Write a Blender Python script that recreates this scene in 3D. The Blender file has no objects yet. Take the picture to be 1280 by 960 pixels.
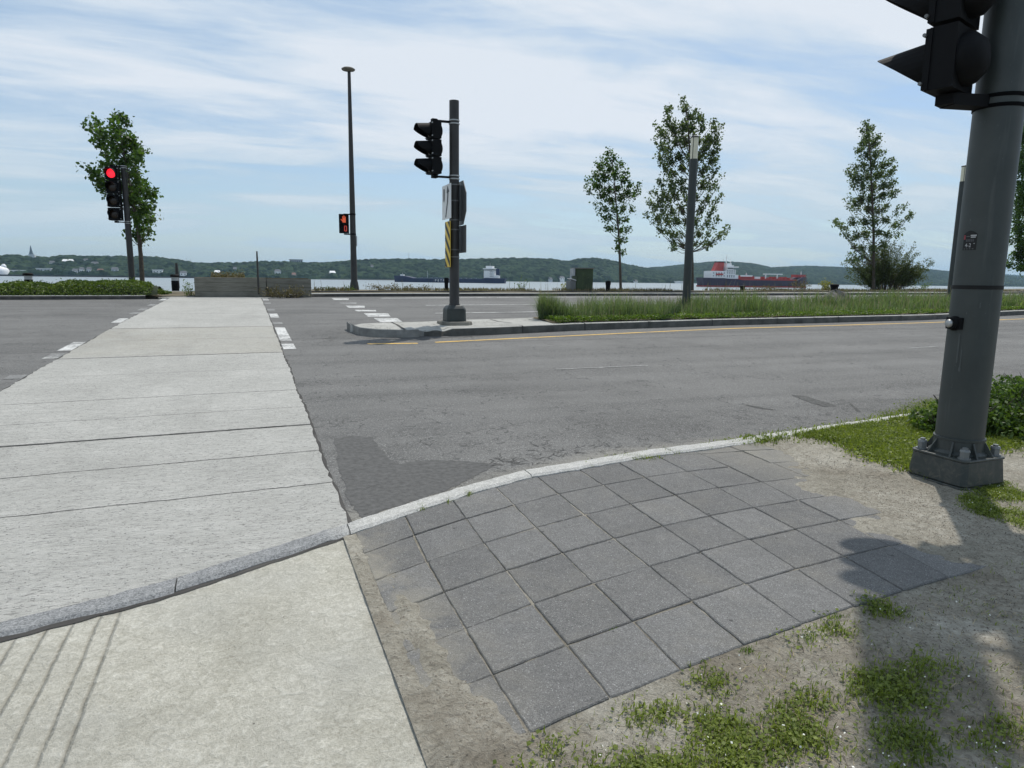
import bpy, math, random
import numpy as np
from mathutils import Vector, Matrix

random.seed(7); rng = np.random.default_rng(7)
scene = bpy.context.scene
C = scene.collection
PI = math.pi

# ------------------------------------------------------------------ camera
F = 834.0; H = 1.35                       # focal length in photo pixels (1280 wide), eye height in metres
PITCH = math.atan(132/834.0); ROLL = 0.0125; YAW = math.radians(21.6)
cam_d = bpy.data.cameras.new('camera'); cam = bpy.data.objects.new('camera', cam_d); C.objects.link(cam)
scene.camera = cam
cam_d.sensor_width = 36; cam_d.lens = F/1280*36; cam_d.clip_start = 0.05; cam_d.clip_end = 12000
_fw = Vector((math.sin(YAW), math.cos(YAW), 0)); _rt = Vector((math.cos(YAW), -math.sin(YAW), 0)); _up = Vector((0, 0, 1))
fwd = _fw*math.cos(PITCH) - _up*math.sin(PITCH)
upv = _fw*math.sin(PITCH) + _up*math.cos(PITCH)
R_ = _rt*math.cos(ROLL) + upv*math.sin(ROLL)
U_ = -_rt*math.sin(ROLL) + upv*math.cos(ROLL)
M = Matrix((R_, U_, -fwd)).transposed().to_4x4(); M.translation = Vector((0, 0, H))
cam.matrix_world = M

# ------------------------------------------------------------------ light
SUN_AZ = math.radians(47.5); SUN_EL = math.radians(61)
sdir = Vector((math.sin(SUN_AZ)*math.cos(SUN_EL), math.cos(SUN_AZ)*math.cos(SUN_EL), math.sin(SUN_EL)))
sl = bpy.data.lights.new('sun', 'SUN'); sl.energy = 3.3; sl.angle = math.radians(0.7); sl.color = (1.0, 0.945, 0.865)
so = bpy.data.objects.new('sun', sl); C.objects.link(so); so.rotation_euler = sdir.to_track_quat('Z', 'Y').to_euler()
so.location = (0, 0, 30)
world = bpy.data.worlds.new('World'); scene.world = world; world.use_nodes = True
scene.view_settings.view_transform = 'Standard'; scene.view_settings.look = 'None'
scene.view_settings.exposure = 0.0; scene.view_settings.gamma = 1.0
def build_world():
    nt = world.node_tree; nt.nodes.clear(); N = nt.nodes.new; L = nt.links.new
    out = N('ShaderNodeOutputWorld'); mix = N('ShaderNodeMixShader'); b1 = N('ShaderNodeBackground'); b2 = N('ShaderNodeBackground')
    sky = N('ShaderNodeTexSky'); sky.sky_type = 'NISHITA'; sky.sun_disc = False
    sky.sun_elevation = SUN_EL; sky.sun_rotation = SUN_AZ; sky.dust_density = 0.8; sky.ozone_density = 2.0
    b1.inputs['Strength'].default_value = 0.125
    L(sky.outputs[0], b1.inputs['Color'])
    tc = N('ShaderNodeTexCoord'); sep = N('ShaderNodeSeparateXYZ'); L(tc.outputs['Generated'], sep.inputs[0])
    def m(op, a, b=None, clamp=False):
        n = N('ShaderNodeMath'); n.operation = op; n.use_clamp = clamp
        for i, v in enumerate((a, b)):
            if v is None: continue
            if isinstance(v, (int, float)): n.inputs[i].default_value = v
            else: L(v, n.inputs[i])
        return n.outputs[0]
    zz = m('ADD', m('MAXIMUM', sep.outputs['Z'], 0.0), 0.10)
    u = m('DIVIDE', sep.outputs['X'], zz); v = m('DIVIDE', sep.outputs['Y'], zz)
    cb = N('ShaderNodeCombineXYZ'); L(u, cb.inputs[0]); L(v, cb.inputs[1])
    mp = N('ShaderNodeMapping'); L(cb.outputs[0], mp.inputs['Vector'])
    mp.inputs['Rotation'].default_value = (0, 0, math.radians(28)); mp.inputs['Scale'].default_value = (0.42, 1.0, 1); mp.inputs['Location'].default_value = (7.3, -2.4, 0)
    n1 = N('ShaderNodeTexNoise'); n1.inputs['Scale'].default_value = 0.85; n1.inputs['Detail'].default_value = 9; n1.inputs['Roughness'].default_value = 0.55; n1.inputs['Distortion'].default_value = 0.5
    n2 = N('ShaderNodeTexNoise'); n2.inputs['Scale'].default_value = 3.2; n2.inputs['Detail'].default_value = 8; n2.inputs['Roughness'].default_value = 0.6; n2.inputs['Distortion'].default_value = 0.6
    L(mp.outputs[0], n1.inputs['Vector']); L(mp.outputs[0], n2.inputs['Vector'])
    s = m('ADD', m('MULTIPLY', n1.outputs['Fac'], 0.75), m('MULTIPLY', n2.outputs['Fac'], 0.25))
    rp = N('ShaderNodeValToRGB'); L(s, rp.inputs[0])
    cr = rp.color_ramp; cr.elements[0].position = 0.38; cr.elements[0].color = (0.06, 0.06, 0.06, 1); cr.elements[1].position = 0.53; cr.elements[1].color = (0.96, 0.96, 0.96, 1)
    e = cr.elements.new(0.45); e.color = (0.56, 0.56, 0.56, 1)
    hz_ = m('SUBTRACT', 1.0, m('MULTIPLY', sep.outputs['Z'], 4.0), True)     # veil thickens towards the horizon
    fac = m('MAXIMUM', rp.outputs[0], m('MULTIPLY', hz_, 0.72), True)
    # cloud colour: brighter where thick
    cr2 = N('ShaderNodeValToRGB'); L(s, cr2.inputs[0]); c2 = cr2.color_ramp
    c2.elements[0].position = 0.42; c2.elements[0].color = (0.43, 0.60, 0.77, 1); c2.elements[1].position = 0.58; c2.elements[1].color = (0.77, 0.83, 0.90, 1)
    mh = N('ShaderNodeMix'); mh.data_type = 'RGBA'; L(m('MULTIPLY', m('SUBTRACT', 1.0, m('MULTIPLY', sep.outputs['Z'], 5.0), True), .85), mh.inputs[0]); L(cr2.outputs[0], mh.inputs[6]); mh.inputs[7].default_value = (.43, .595, .68, 1)
    L(mh.outputs[2], b2.inputs['Color']); b2.inputs['Strength'].default_value = 1.0
    L(fac, mix.inputs[0]); L(b1.outputs[0], mix.inputs[1]); L(b2.outputs[0], mix.inputs[2]); L(mix.outputs[0], out.inputs['Surface'])
build_world()

# ------------------------------------------------------------------ places: the level of the ground and how the photo maps on to it
def gz(y):
    z = 0.0
    if y > 3: z += .03*(min(y, 16)-3)
    if y > 16: z += .02*(min(y, 31)-16)
    return z
def gzv(y): return .03*(np.clip(y, 3, 16)-3)+.02*(np.clip(y, 16, 31)-16)
def ray(px, py):
    x = (px-640)/F; y = -(py-480)/F
    d = R_*x + U_*y + fwd
    return d
def proj(X, Y, Z):
    v = Vector((X, Y, Z-H)); w = v.dot(fwd)
    return 640+F*v.dot(R_)/w, 480-F*v.dot(U_)/w
def gp(px, py, dz=0.0):
    r = ray(px, py); f = lambda t: H+r.z*t-gz(r.y*t)-dz
    t = .5
    while f(t) > 0 and t < 4000: t *= 1.01
    a, b = t/1.01, t
    for _ in range(50):
        m = (a+b)/2
        if f(m) > 0: a = m
        else: b = m
    return Vector((r.x*a, r.y*a, gz(r.y*a)+dz))
def hz(b, py):                            # height at which the upright through b meets photo row py
    lo, hi = -15., 60.
    for _ in range(60):
        m = (lo+hi)/2
        if proj(b[0], b[1], m)[1] > py: lo = m
        else: hi = m
    return m
def atY(px, Y, z=1.0):                    # x of photo column px on the line y=Y
    lo, hi = -0.8*Y-30, 8*Y+30
    for _ in range(60):
        m = (lo+hi)/2
        if proj(m, Y, z)[0] < px: lo = m
        else: hi = m
    return m

# ------------------------------------------------------------------ mesh helpers
class MB:
    def __init__(s): s.v = []; s.f = []; s.m = []
    def add(s, vs, fs, mi=0):
        o = len(s.v); s.v += [tuple(v) for v in vs]; s.f += [tuple(i+o for i in f) for f in fs]; s.m += [mi]*len(fs)
    def box(s, c, d, rz=0, mi=0, top=1.0):
        cx, cy, cz = c; hx, hy, hz_ = d[0]/2, d[1]/2, d[2]/2; co, si = math.cos(rz), math.sin(rz); vs = []
        for z, k in ((-hz_, 1), (hz_, top)):
            for x, y in ((-hx, -hy), (hx, -hy), (hx, hy), (-hx, hy)):
                x *= k; y *= k; vs.append((cx+x*co-y*si, cy+x*si+y*co, cz+z))
        s.add(vs, [(3, 2, 1, 0), (4, 5, 6, 7), (0, 1, 5, 4), (1, 2, 6, 5), (2, 3, 7, 6), (3, 0, 4, 7)], mi)
    def cyl(s, a, b, r0, r1=None, n=16, mi=0, caps=True, squash=None):
        r1 = r0 if r1 is None else r1; a = Vector(a); b = Vector(b); ax = (b-a).normalized()
        t = Vector((0, 0, 1)) if abs(ax.z) < .9 else Vector((1, 0, 0)); u = ax.cross(t).normalized(); w = ax.cross(u)
        vs = []
        for p, r in ((a, r0), (b, r1)):
            for i in range(n): an = 2*PI*i/n; vs.append(p+u*math.cos(an)*r+w*math.sin(an)*r)
        fs = [(i, (i+1) % n, n+(i+1) % n, n+i) for i in range(n)]
        if caps: fs += [tuple(range(n))[::-1], tuple(range(n, 2*n))]
        s.add(vs, fs, mi)
    def prism(s, poly, z0, z1, mi=0):     # poly of (x,y); z may be callables
        n = len(poly); g0 = z0 if callable(z0) else (lambda x, y: z0); g1 = z1 if callable(z1) else (lambda x, y: z1)
        vs = [(x, y, g0(x, y)) for x, y in poly]+[(x, y, g1(x, y)) for x, y in poly]
        s.add(vs, [tuple(range(n))[::-1], tuple(range(n, 2*n))]+[(i, (i+1) % n, n+(i+1) % n, n+i) for i in range(n)], mi)
    def lathe(s, o, prof, n=24, mi=0, axis=None):
        o = Vector(o); vs = []; k = len(prof)
        ax = Vector(axis).normalized() if axis else Vector((0, 0, 1))
        t = Vector((0, 0, 1)) if abs(ax.z) < .9 else Vector((1, 0, 0)); u = t.cross(ax).normalized(); w = ax.cross(u)
        for r, z in prof:
            for i in range(n): an = 2*PI*i/n; vs.append(o+ax*z+u*(r*math.cos(an))+w*(r*math.sin(an)))
        fs = []
        for j in range(k-1):
            for i in range(n): fs.append((j*n+i, j*n+(i+1) % n, (j+1)*n+(i+1) % n, (j+1)*n+i))
        fs += [tuple(range(n))[::-1], tuple(range((k-1)*n, k*n))]
        s.add(vs, fs, mi)
    def tube(s, pts, rs, n=8, mi=0):
        pts = [Vector(p) for p in pts]; vs = []; k = len(pts); u = None
        for j, p in enumerate(pts):
            d = (pts[min(j+1, k-1)]-pts[max(j-1, 0)]).normalized()
            if u is None:
                t = Vector((0, 0, 1)) if abs(d.z) < .9 else Vector((1, 0, 0)); u = d.cross(t).normalized()
            u = (u-d*u.dot(d)).normalized(); w = d.cross(u)
            for i in range(n): an = 2*PI*i/n; vs.append(p+(u*math.cos(an)+w*math.sin(an))*rs[j])
        fs = []
        for j in range(k-1):
            for i in range(n): fs.append((j*n+i, j*n+(i+1) % n, (j+1)*n+(i+1) % n, (j+1)*n+i))
        fs += [tuple(range(n))[::-1], tuple(range((k-1)*n, k*n))]
        s.add(vs, fs, mi)
    def build(s, name, mats, parent=None, smooth=False, bevel=0, seg=2):
        me = bpy.data.meshes.new(name); me.from_pydata(s.v, [], s.f)
        mats = mats if isinstance(mats, (list, tuple)) else [mats]
        for m in mats: me.materials.append(m)
        if len(mats) > 1: me.polygons.foreach_set('material_index', s.m)
        o = bpy.data.objects.new(name, me); C.objects.link(o)
        if parent: o.parent = parent; o.matrix_parent_inverse = Matrix.Translation(-parent.location) if PARENT_WORLD else Matrix()
        me.update()
        if smooth:
            me.polygons.foreach_set('use_smooth', [True]*len(me.polygons)); me.set_sharp_from_angle(angle=math.radians(35))
        if bevel:
            b = o.modifiers.new('bevel', 'BEVEL'); b.width = bevel; b.segments = seg; b.limit_method = 'ANGLE'; b.angle_limit = math.radians(40)
        return o
def _split(self, name, mats, parent=None, **k):
    par = list(range(len(self.v)))
    def fd(a):
        while par[a] != a: par[a] = par[par[a]]; a = par[a]
        return a
    for f in self.f:
        for i in f[1:]: par[fd(i)] = fd(f[0])
    g = {}
    for f, mi in zip(self.f, self.m): g.setdefault(fd(f[0]), []).append((f, mi))
    out = []
    for fs in g.values():
        ids = sorted({i for f, _ in fs for i in f}); mp = {i: j for j, i in enumerate(ids)}; q = MB(); q.v = [self.v[i] for i in ids]; q.f = [tuple(mp[i] for i in f) for f, _ in fs]; q.m = [mi for _, mi in fs]; out.append(q.build(name, mats, parent, **k))
    return out
MB.split = _split
PARENT_WORLD = True                        # part meshes are written in world coordinates, their thing's Empty stands at its base
def tag(o, label=None, cat=None, group=None, kind=None):
    if label: o['label'] = label
    if cat: o['category'] = cat
    if group: o['group'] = group
    if kind: o['kind'] = kind
    return o
def empty(name, loc, label, cat, group=None):
    o = bpy.data.objects.new(name, None); C.objects.link(o); o.location = loc; o.empty_display_size = .2
    return tag(o, label, cat, group)
def rawmesh(name, V, Fq, mats, parent=None, smooth=False):
    V = np.asarray(V, dtype=np.float32); Fq = np.asarray(Fq, dtype=np.int32); k = Fq.shape[1]
    me = bpy.data.meshes.new(name); me.vertices.add(len(V)); me.vertices.foreach_set('co', V.ravel())
    me.loops.add(Fq.size); me.loops.foreach_set('vertex_index', Fq.ravel())
    me.polygons.add(len(Fq)); me.polygons.foreach_set('loop_start', np.arange(0, Fq.size, k, dtype=np.int32))
    me.polygons.foreach_set('loop_total', np.full(len(Fq), k, dtype=np.int32))
    if smooth: me.polygons.foreach_set('use_smooth', np.ones(len(Fq), dtype=bool))
    me.update(calc_edges=True)
    for m in (mats if isinstance(mats, (list, tuple)) else [mats]): me.materials.append(m)
    o = bpy.data.objects.new(name, me); C.objects.link(o)
    if parent: o.parent = parent; o.matrix_parent_inverse = Matrix.Translation(-parent.location) if PARENT_WORLD else Matrix()
    return o
def grid_mesh(name, xs, ys, zf, mat, smooth=True):
    X, Y = np.meshgrid(xs, ys); Z = zf(X, Y)
    V = np.stack([X, Y, Z], -1).reshape(-1, 3); nx, ny = len(xs), len(ys)
    i = (np.arange(ny-1)[:, None]*nx+np.arange(nx-1)[None]).ravel()
    return rawmesh(name, V, np.stack([i, i+1, i+1+nx, i+nx], 1), mat, smooth=smooth)
def unit(n):
    v = rng.normal(size=(n, 3)); return v/np.linalg.norm(v, axis=1, keepdims=True)
def leaf_arrays(P, size, aspect=.6, up=0.0, jitter=.35):
    """one folded leaf (two triangles meeting in a quad) at every point"""
    n = len(P); nr = unit(n); nr[:, 2] += up; nr /= np.linalg.norm(nr, axis=1, keepdims=True)
    t = np.cross(nr, unit(n)); t /= np.linalg.norm(t, axis=1, keepdims=True); b = np.cross(nr, t)
    s = (size*(1+jitter*rng.uniform(-1, 1, n)))[:, None]
    V = np.stack([P-t*s*.5, P+b*s*.5*aspect+nr*s*.08, P+t*s*.5, P-b*s*.5*aspect+nr*s*.08], 1).reshape(-1, 3)
    i = np.arange(n)*4
    return V, np.stack([i, i+1, i+2, i+3], 1)
def leaves(name, P, size, mat, parent=None, **k):
    V, Fq = leaf_arrays(P, size, **k); return rawmesh(name, V, Fq, mat, parent)
def blades(name, P, h, w, mat, parent=None, lean=.35, seg=2):
    """bent tapering blades of grass rooted at P"""
    n = len(P); a = rng.uniform(0, 2*PI, n); d = np.stack([np.cos(a), np.sin(a), np.zeros(n)], 1)
    a2 = rng.uniform(0, 2*PI, n); s = np.stack([np.cos(a2), np.sin(a2), np.zeros(n)], 1)
    hh = (h*rng.uniform(.55, 1.15, n))[:, None]; ln = (np.abs(rng.normal(0, lean, n)))[:, None]; up = np.array([0, 0, 1.])
    ww = np.full((n, 1), w) if np.isscalar(w) else w[:, None]
    p0 = P; p1 = P+up*hh*.55+d*hh*ln*.3; p2 = P+up*hh*(1-.35*ln)+d*hh*ln
    V = np.stack([p0-s*ww*.5, p0+s*ww*.5, p1-s*ww*.4, p1+s*ww*.4, p2-s*ww*.06, p2+s*ww*.06], 1).reshape(-1, 3)
    i = np.arange(n)*6
    Fq = np.concatenate([np.stack([i, i+1, i+3, i+2], 1), np.stack([i+2, i+3, i+5, i+4], 1)])
    return rawmesh(name, V, Fq, mat, parent)
def text(name, body, size, loc, xdir, updir, mat, parent, depth=.002, sx=1.0):
    cu = bpy.data.curves.new(name, 'FONT'); cu.body = body; cu.size = size; cu.align_x = 'CENTER'; cu.align_y = 'CENTER'; cu.extrude = depth
    tmp = bpy.data.objects.new('tmp', cu); C.objects.link(tmp)
    dg = bpy.context.evaluated_depsgraph_get(); me = bpy.data.meshes.new_from_object(tmp.evaluated_get(dg)); bpy.data.objects.remove(tmp); bpy.data.curves.remove(cu)
    x = Vector(xdir).normalized(); u = Vector(updir).normalized(); z = x.cross(u)
    mt = Matrix((x*sx, u, z)).transposed().to_4x4(); mt.translation = Vector(loc); me.transform(mt)
    me.materials.clear(); me.materials.append(mat)
    o = bpy.data.objects.new(name, me); C.objects.link(o); o.parent = parent; o.matrix_parent_inverse = Matrix.Translation(-parent.location)
    return o

# ------------------------------------------------------------------ materials
def lin(r, g, b): return tuple(((c/255+.055)/1.055)**2.4 if c > 10 else c/255/12.92 for c in (r, g, b))
class NT:
    def __init__(s, name):
        s.mat = bpy.data.materials.new(name); s.mat.use_nodes = True; s.t = s.mat.node_tree; s.t.nodes.clear()
        s.out = s.n('ShaderNodeOutputMaterial'); s.p = s.n('ShaderNodeBsdfPrincipled'); s.l(s.p.outputs[0], s.out.inputs[0])
        s.tc = s.n('ShaderNodeTexCoord'); s.ge = s.n('ShaderNodeNewGeometry'); s.pos = s.ge.outputs['Position']
    def n(s, t): return s.t.nodes.new(t)
    def l(s, a, b): s.t.links.new(a, b)
    def setin(s, sock, v):
        if hasattr(v, 'links'): s.l(v, sock)
        elif isinstance(v, (tuple, list)): sock.default_value = tuple(v)+(1,)*(len(sock.default_value)-len(v))
        else: sock.default_value = v
    def noise(s, scale, detail=4, rough=.5, dist=0, vec=None, sc=None):
        n = s.n('ShaderNodeTexNoise'); n.inputs['Scale'].default_value = scale; n.inputs['Detail'].default_value = detail; n.inputs['Roughness'].default_value = rough; n.inputs['Distortion'].default_value = dist
        v = vec or s.pos
        if sc:
            mp = s.n('ShaderNodeMapping'); mp.inputs['Scale'].default_value = sc; s.l(v, mp.inputs[0]); v = mp.outputs[0]
        s.l(v, n.inputs['Vector']); return n.outputs['Fac']
    def voro(s, scale, feat='F1', vec=None, out='Distance', rnd=1.0):
        n = s.n('ShaderNodeTexVoronoi'); n.feature = feat; n.inputs['Scale'].default_value = scale; n.inputs['Randomness'].default_value = rnd
        s.l(vec or s.pos, n.inputs['Vector']); return n.outputs[out]
    def m(s, op, a, b=0.0, clamp=False, c=None):
        n = s.n('ShaderNodeMath'); n.operation = op; n.use_clamp = clamp; s.setin(n.inputs[0], a); s.setin(n.inputs[1], b)
        if c is not None: s.setin(n.inputs[2], c)
        return n.outputs[0]
    def ramp(s, f, stops):
        n = s.n('ShaderNodeValToRGB'); s.l(f, n.inputs[0]); cr = n.color_ramp
        while len(cr.elements) < len(stops): cr.elements.new(.5)
        for e, (p, c) in zip(cr.elements, stops):
            e.position = p; c = (c, c, c) if isinstance(c, (int, float)) else c; e.color = (*c, 1)
        return n.outputs[0]
    def mix(s, f, a, b, mode='MIX'):
        n = s.n('ShaderNodeMix'); n.data_type = 'RGBA'; n.blend_type = mode; s.setin(n.inputs[0], f); s.setin(n.inputs[6], a); s.setin(n.inputs[7], b); return n.outputs[2]
    def sep(s, v=None):
        n = s.n('ShaderNodeSeparateXYZ'); s.l(v or s.pos, n.inputs[0]); return n.outputs
    def bump(s, h, strength=.3, dist=.01):
        n = s.n('ShaderNodeBump'); n.inputs['Strength'].default_value = strength; n.inputs['Distance'].default_value = dist; s.l(h, n.inputs['Height']); s.l(n.outputs[0], s.p.inputs['Normal'])
    def rnd(s): return s.ge.outputs['Random Per Island']
    def col(s, c, rough=.8, metal=0, spec=.4):
        s.setin(s.p.inputs['Base Color'], c); s.setin(s.p.inputs['Roughness'], rough); s.setin(s.p.inputs['Metallic'], metal); s.p.inputs['Specular IOR Level'].default_value = spec; return s.mat
    def line(s, coord, at, w, wob=None):  # 1 on a thin line coord==at
        c = s.m('ADD', coord, wob) if wob is not None else coord
        return s.m('SUBTRACT', 1.0, s.m('DIVIDE', s.m('ABSOLUTE', s.m('SUBTRACT', c, at)), w), True)
def plain(name, c, rough=.6, metal=0, var=.12, scale=6, bump=.0, spec=.4):
    t = NT(name); n = t.noise(scale, 6, .6); a = tuple(x*(1-var) for x in c); b = tuple(min(1, x*(1+var)) for x in c)
    if bump: t.bump(t.noise(scale*8, 4), bump, .004)
    return t.col(t.ramp(n, [(.3, a), (.7, b)]), rough, metal, spec)
def foliage(name, dark, light, trans=.35, rough=.55, scale=1.0):
    t = NT(name); f = t.m('ADD', t.m('MULTIPLY', t.rnd(), .55), t.m('MULTIPLY', t.noise(scale, 3), .55))
    c = t.ramp(f, [(.2, dark), (.85, light)]); t.col(c, rough, 0, .35)
    tr = t.n('ShaderNodeBsdfTranslucent'); t.l(t.mix(1.0, c, (1.5, 1.6, .6), 'MULTIPLY'), tr.inputs[0])
    mx = t.n('ShaderNodeMixShader'); mx.inputs[0].default_value = trans; t.l(t.p.outputs[0], mx.inputs[1]); t.l(tr.outputs[0], mx.inputs[2]); t.l(mx.outputs[0], t.out.inputs[0])
    return t.mat
def emit(name, c, strength):
    t = NT(name); t.col(c, .4); t.p.inputs['Emission Color'].default_value = (*c, 1); t.p.inputs['Emission Strength'].default_value = strength; return t.mat

def m_asphalt():
    t = NT('asphalt'); x, y, z = t.sep()
    agg = t.voro(130, out='Color'); g = t.n('ShaderNodeSeparateColor'); t.l(agg, g.inputs[0])
    fine = t.noise(260, 3, .7); big = t.noise(.7, 5, .6, .3); band = t.noise(1.0, 3, .5, vec=None, sc=(.12, 2.1, 1))
    f = t.m('ADD', t.m('ADD', t.m('MULTIPLY', fine, .35), t.m('MULTIPLY', g.outputs[0], .25)), t.m('ADD', t.m('MULTIPLY', big, .28), t.m('MULTIPLY', band, .30)))
    c = t.ramp(f, [(.33, (.050, .050, .048)), (.55, (.103, .102, .098)), (.76, (.195, .192, .183))])
    # light stones in the surface
    st = t.m('GREATER_THAN', g.outputs[1], .93); c = t.mix(t.m('MULTIPLY', st, .45), c, (.42, .42, .41))
    # dark worn patches by the crosswalk and by the kerb
    w = t.noise(2.6, 5, .65, .4)
    d1 = t.m('SUBTRACT', y, t.m('MULTIPLY', w, 1.1)); e = t.m('MULTIPLY', t.m('LESS_THAN', d1, 4.55), t.m('LESS_THAN', x, t.m('ADD', .75, t.m('MULTIPLY', w, 2.2))))
    e = t.m('MULTIPLY', e, t.m('GREATER_THAN', x, .5))
    lane = t.noise(1.0, 4, .6, .2, sc=(.05, .75, 1)); c = t.mix(t.m('MULTIPLY', t.ramp(lane, [(.42, 0), (.62, 1)]), .30), c, (.19, .188, .18)); blot = t.ramp(t.noise(.45, 5, .65, .5), [(.52, 0), (.66, 1)]); c = t.mix(t.m('MULTIPLY', blot, .30), c, (.055, .054, .052))
    oil = t.ramp(t.noise(7, 3, .6, .3), [(.68, 0), (.74, 1)]); lanec = t.m('MAXIMUM', t.line(y, 6.6, .6), t.line(y, 9.6, .6)); c = t.mix(t.m('MULTIPLY', t.m('MULTIPLY', oil, lanec), .5), c, (.04, .04, .04))
    c = t.mix(t.m('MULTIPLY', t.m('MAXIMUM', t.m('MAXIMUM', t.line(y, 5.6, .35), t.line(y, 7.3, .35)), t.m('MAXIMUM', t.line(y, 8.9, .35), t.line(y, 10.5, .35))), .22), c, (.21, .208, .20))
    # dusty gutter along the near kerb
    dust = t.m('SUBTRACT', 1.0, t.m('DIVIDE', t.m('SUBTRACT', y, t.m('ADD', 3.35, t.m('MULTIPLY', t.m('MINIMUM', x, 2.5), .33))), t.m('ADD', .12, t.m('MULTIPLY', w, .45))), True)
    c = t.mix(t.m('MULTIPLY', dust, t.m('MULTIPLY', t.m('GREATER_THAN', x, .4), .5)), c, (.36, .34, .28))
    # long cracks and sealed joints
    cr = t.noise(.9, 4, .6); cl = t.m('LESS_THAN', t.m('ABSOLUTE', t.m('SUBTRACT', cr, .5)), .003)
    cr2 = t.noise(2.2, 6, .7, .6); cl2 = t.m('MULTIPLY', t.m('LESS_THAN', t.m('ABSOLUTE', t.m('SUBTRACT', cr2, .5)), .004), t.m('LESS_THAN', y, 5.5))
    wob = t.m('MULTIPLY', t.m('SUBTRACT', t.noise(1.6, 4, .7), .5), .3)
    j1 = t.line(y, 11.05, .035, wob); j2 = t.line(y, 15.6, .035, wob)
    jn = t.m('MAXIMUM', t.m('MULTIPLY', j1, .6), t.m('MAXIMUM', t.m('MULTIPLY', cl, .55), t.m('MAXIMUM', t.m('MULTIPLY', cl2, .7), t.m('MULTIPLY', j2, .4))))
    c = t.mix(jn, c, (.035, .035, .035))
    t.bump(t.m('SUBTRACT', t.m('ADD', fine, t.m('MULTIPLY', g.outputs[0], .8)), t.m('MULTIPLY', jn, 2.0)), .55, .004)
    return t.col(c, .86, 0, .35)
def m_crosswalk():
    t = NT('brushed_concrete'); x, y, z = t.sep()
    fine = t.noise(170, 3, .7); mid = t.noise(14, 6, .65, .3, sc=(.5, 1.6, 1)); big = t.noise(.9, 4, .6); streak = t.noise(60, 3, .6, sc=(.35, 1.3, 1))
    f = t.m('ADD', t.m('ADD', t.m('MULTIPLY', fine, .34), t.m('MULTIPLY', mid, .3)), t.m('ADD', t.m('MULTIPLY', big, .26), t.m('MULTIPLY', streak, .2)))
    c = t.ramp(f, [(.36, (.26, .257, .238)), (.54, (.405, .40, .372)), (.72, (.56, .553, .52))])
    # a yellower worn panel in the middle distance
    pan = t.m('MULTIPLY', t.m('GREATER_THAN', y, 10.4), t.m('LESS_THAN', y, 14.2)); c = t.mix(t.m('MULTIPLY', pan, t.m('MULTIPLY', t.noise(1.5, 4), .55)), c, (.31, .285, .22))
    # dark pits, elongated
    v = t.voro(38, vec=None); pn = t.noise(20, 3, .6); pit = t.m('MULTIPLY', t.m('LESS_THAN', v, .17), t.m('GREATER_THAN', pn, .50))
    v2 = t.voro(11); pit2 = t.m('LESS_THAN', v2, .055)
    v3 = t.voro(1.0, vec=None) if False else t.noise(48, 2, .5, .5, sc=(.7, 2.0, 1)); sc_ = t.m('LESS_THAN', v3, .385); stn = t.ramp(t.noise(.8, 5, .65, .6, sc=(1, .35, 1)), [(.5, 0), (.7, 1)]); c = t.mix(t.m('MULTIPLY', stn, .22), c, (.20, .195, .18)); c = t.mix(t.m('MAXIMUM', t.m('MULTIPLY', sc_, .50), t.m('MAXIMUM', t.m('MULTIPLY', pit, .65), t.m('MULTIPLY', pit2, .85))), c, (.09, .09, .085))
    wob = t.m('ADD', t.m('MULTIPLY', t.m('SUBTRACT', t.noise(3.2, 5, .7), .5), .05), t.m('MULTIPLY', t.m('SUBTRACT', t.noise(40, 3, .7), .5), .018)); wob2 = t.m('ADD', wob, t.m('MULTIPLY', x, -.035))
    jn = None
    for yy, w, k in ((4.24, .007, .75), (5.0, .007, .7), (5.82, .020, 1.0), (6.55, .006, .4), (7.42, .007, .65), (10.38, .022, .85), (14.2, .028, .8), (8.9, .008, .3), (12.3, .012, .3), (17.6, .02, .5), (21.2, .02, .4)):
        s = t.m('MULTIPLY', t.m('MULTIPLY', t.line(y, yy, w*1.35, wob2), 1.8, True), t.m('MULTIPLY', k, t.m('ADD', .45, t.noise(6, 3, .7)), True)); jn = s if jn is None else t.m('MAXIMUM', jn, s)
    c = t.mix(jn, c, (.03, .03, .028))
    t.bump(t.m('SUBTRACT', t.m('ADD', t.m('MULTIPLY', fine, .5), t.m('ADD', t.m('MULTIPLY', mid, .9), t.m('MULTIPLY', streak, .8))), t.m('ADD', t.m('MULTIPLY', jn, 2.0), t.m('MULTIPLY', pit, 1.0))), 1.0, .011)
    return t.col(c, .88, 0, .3)
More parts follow.
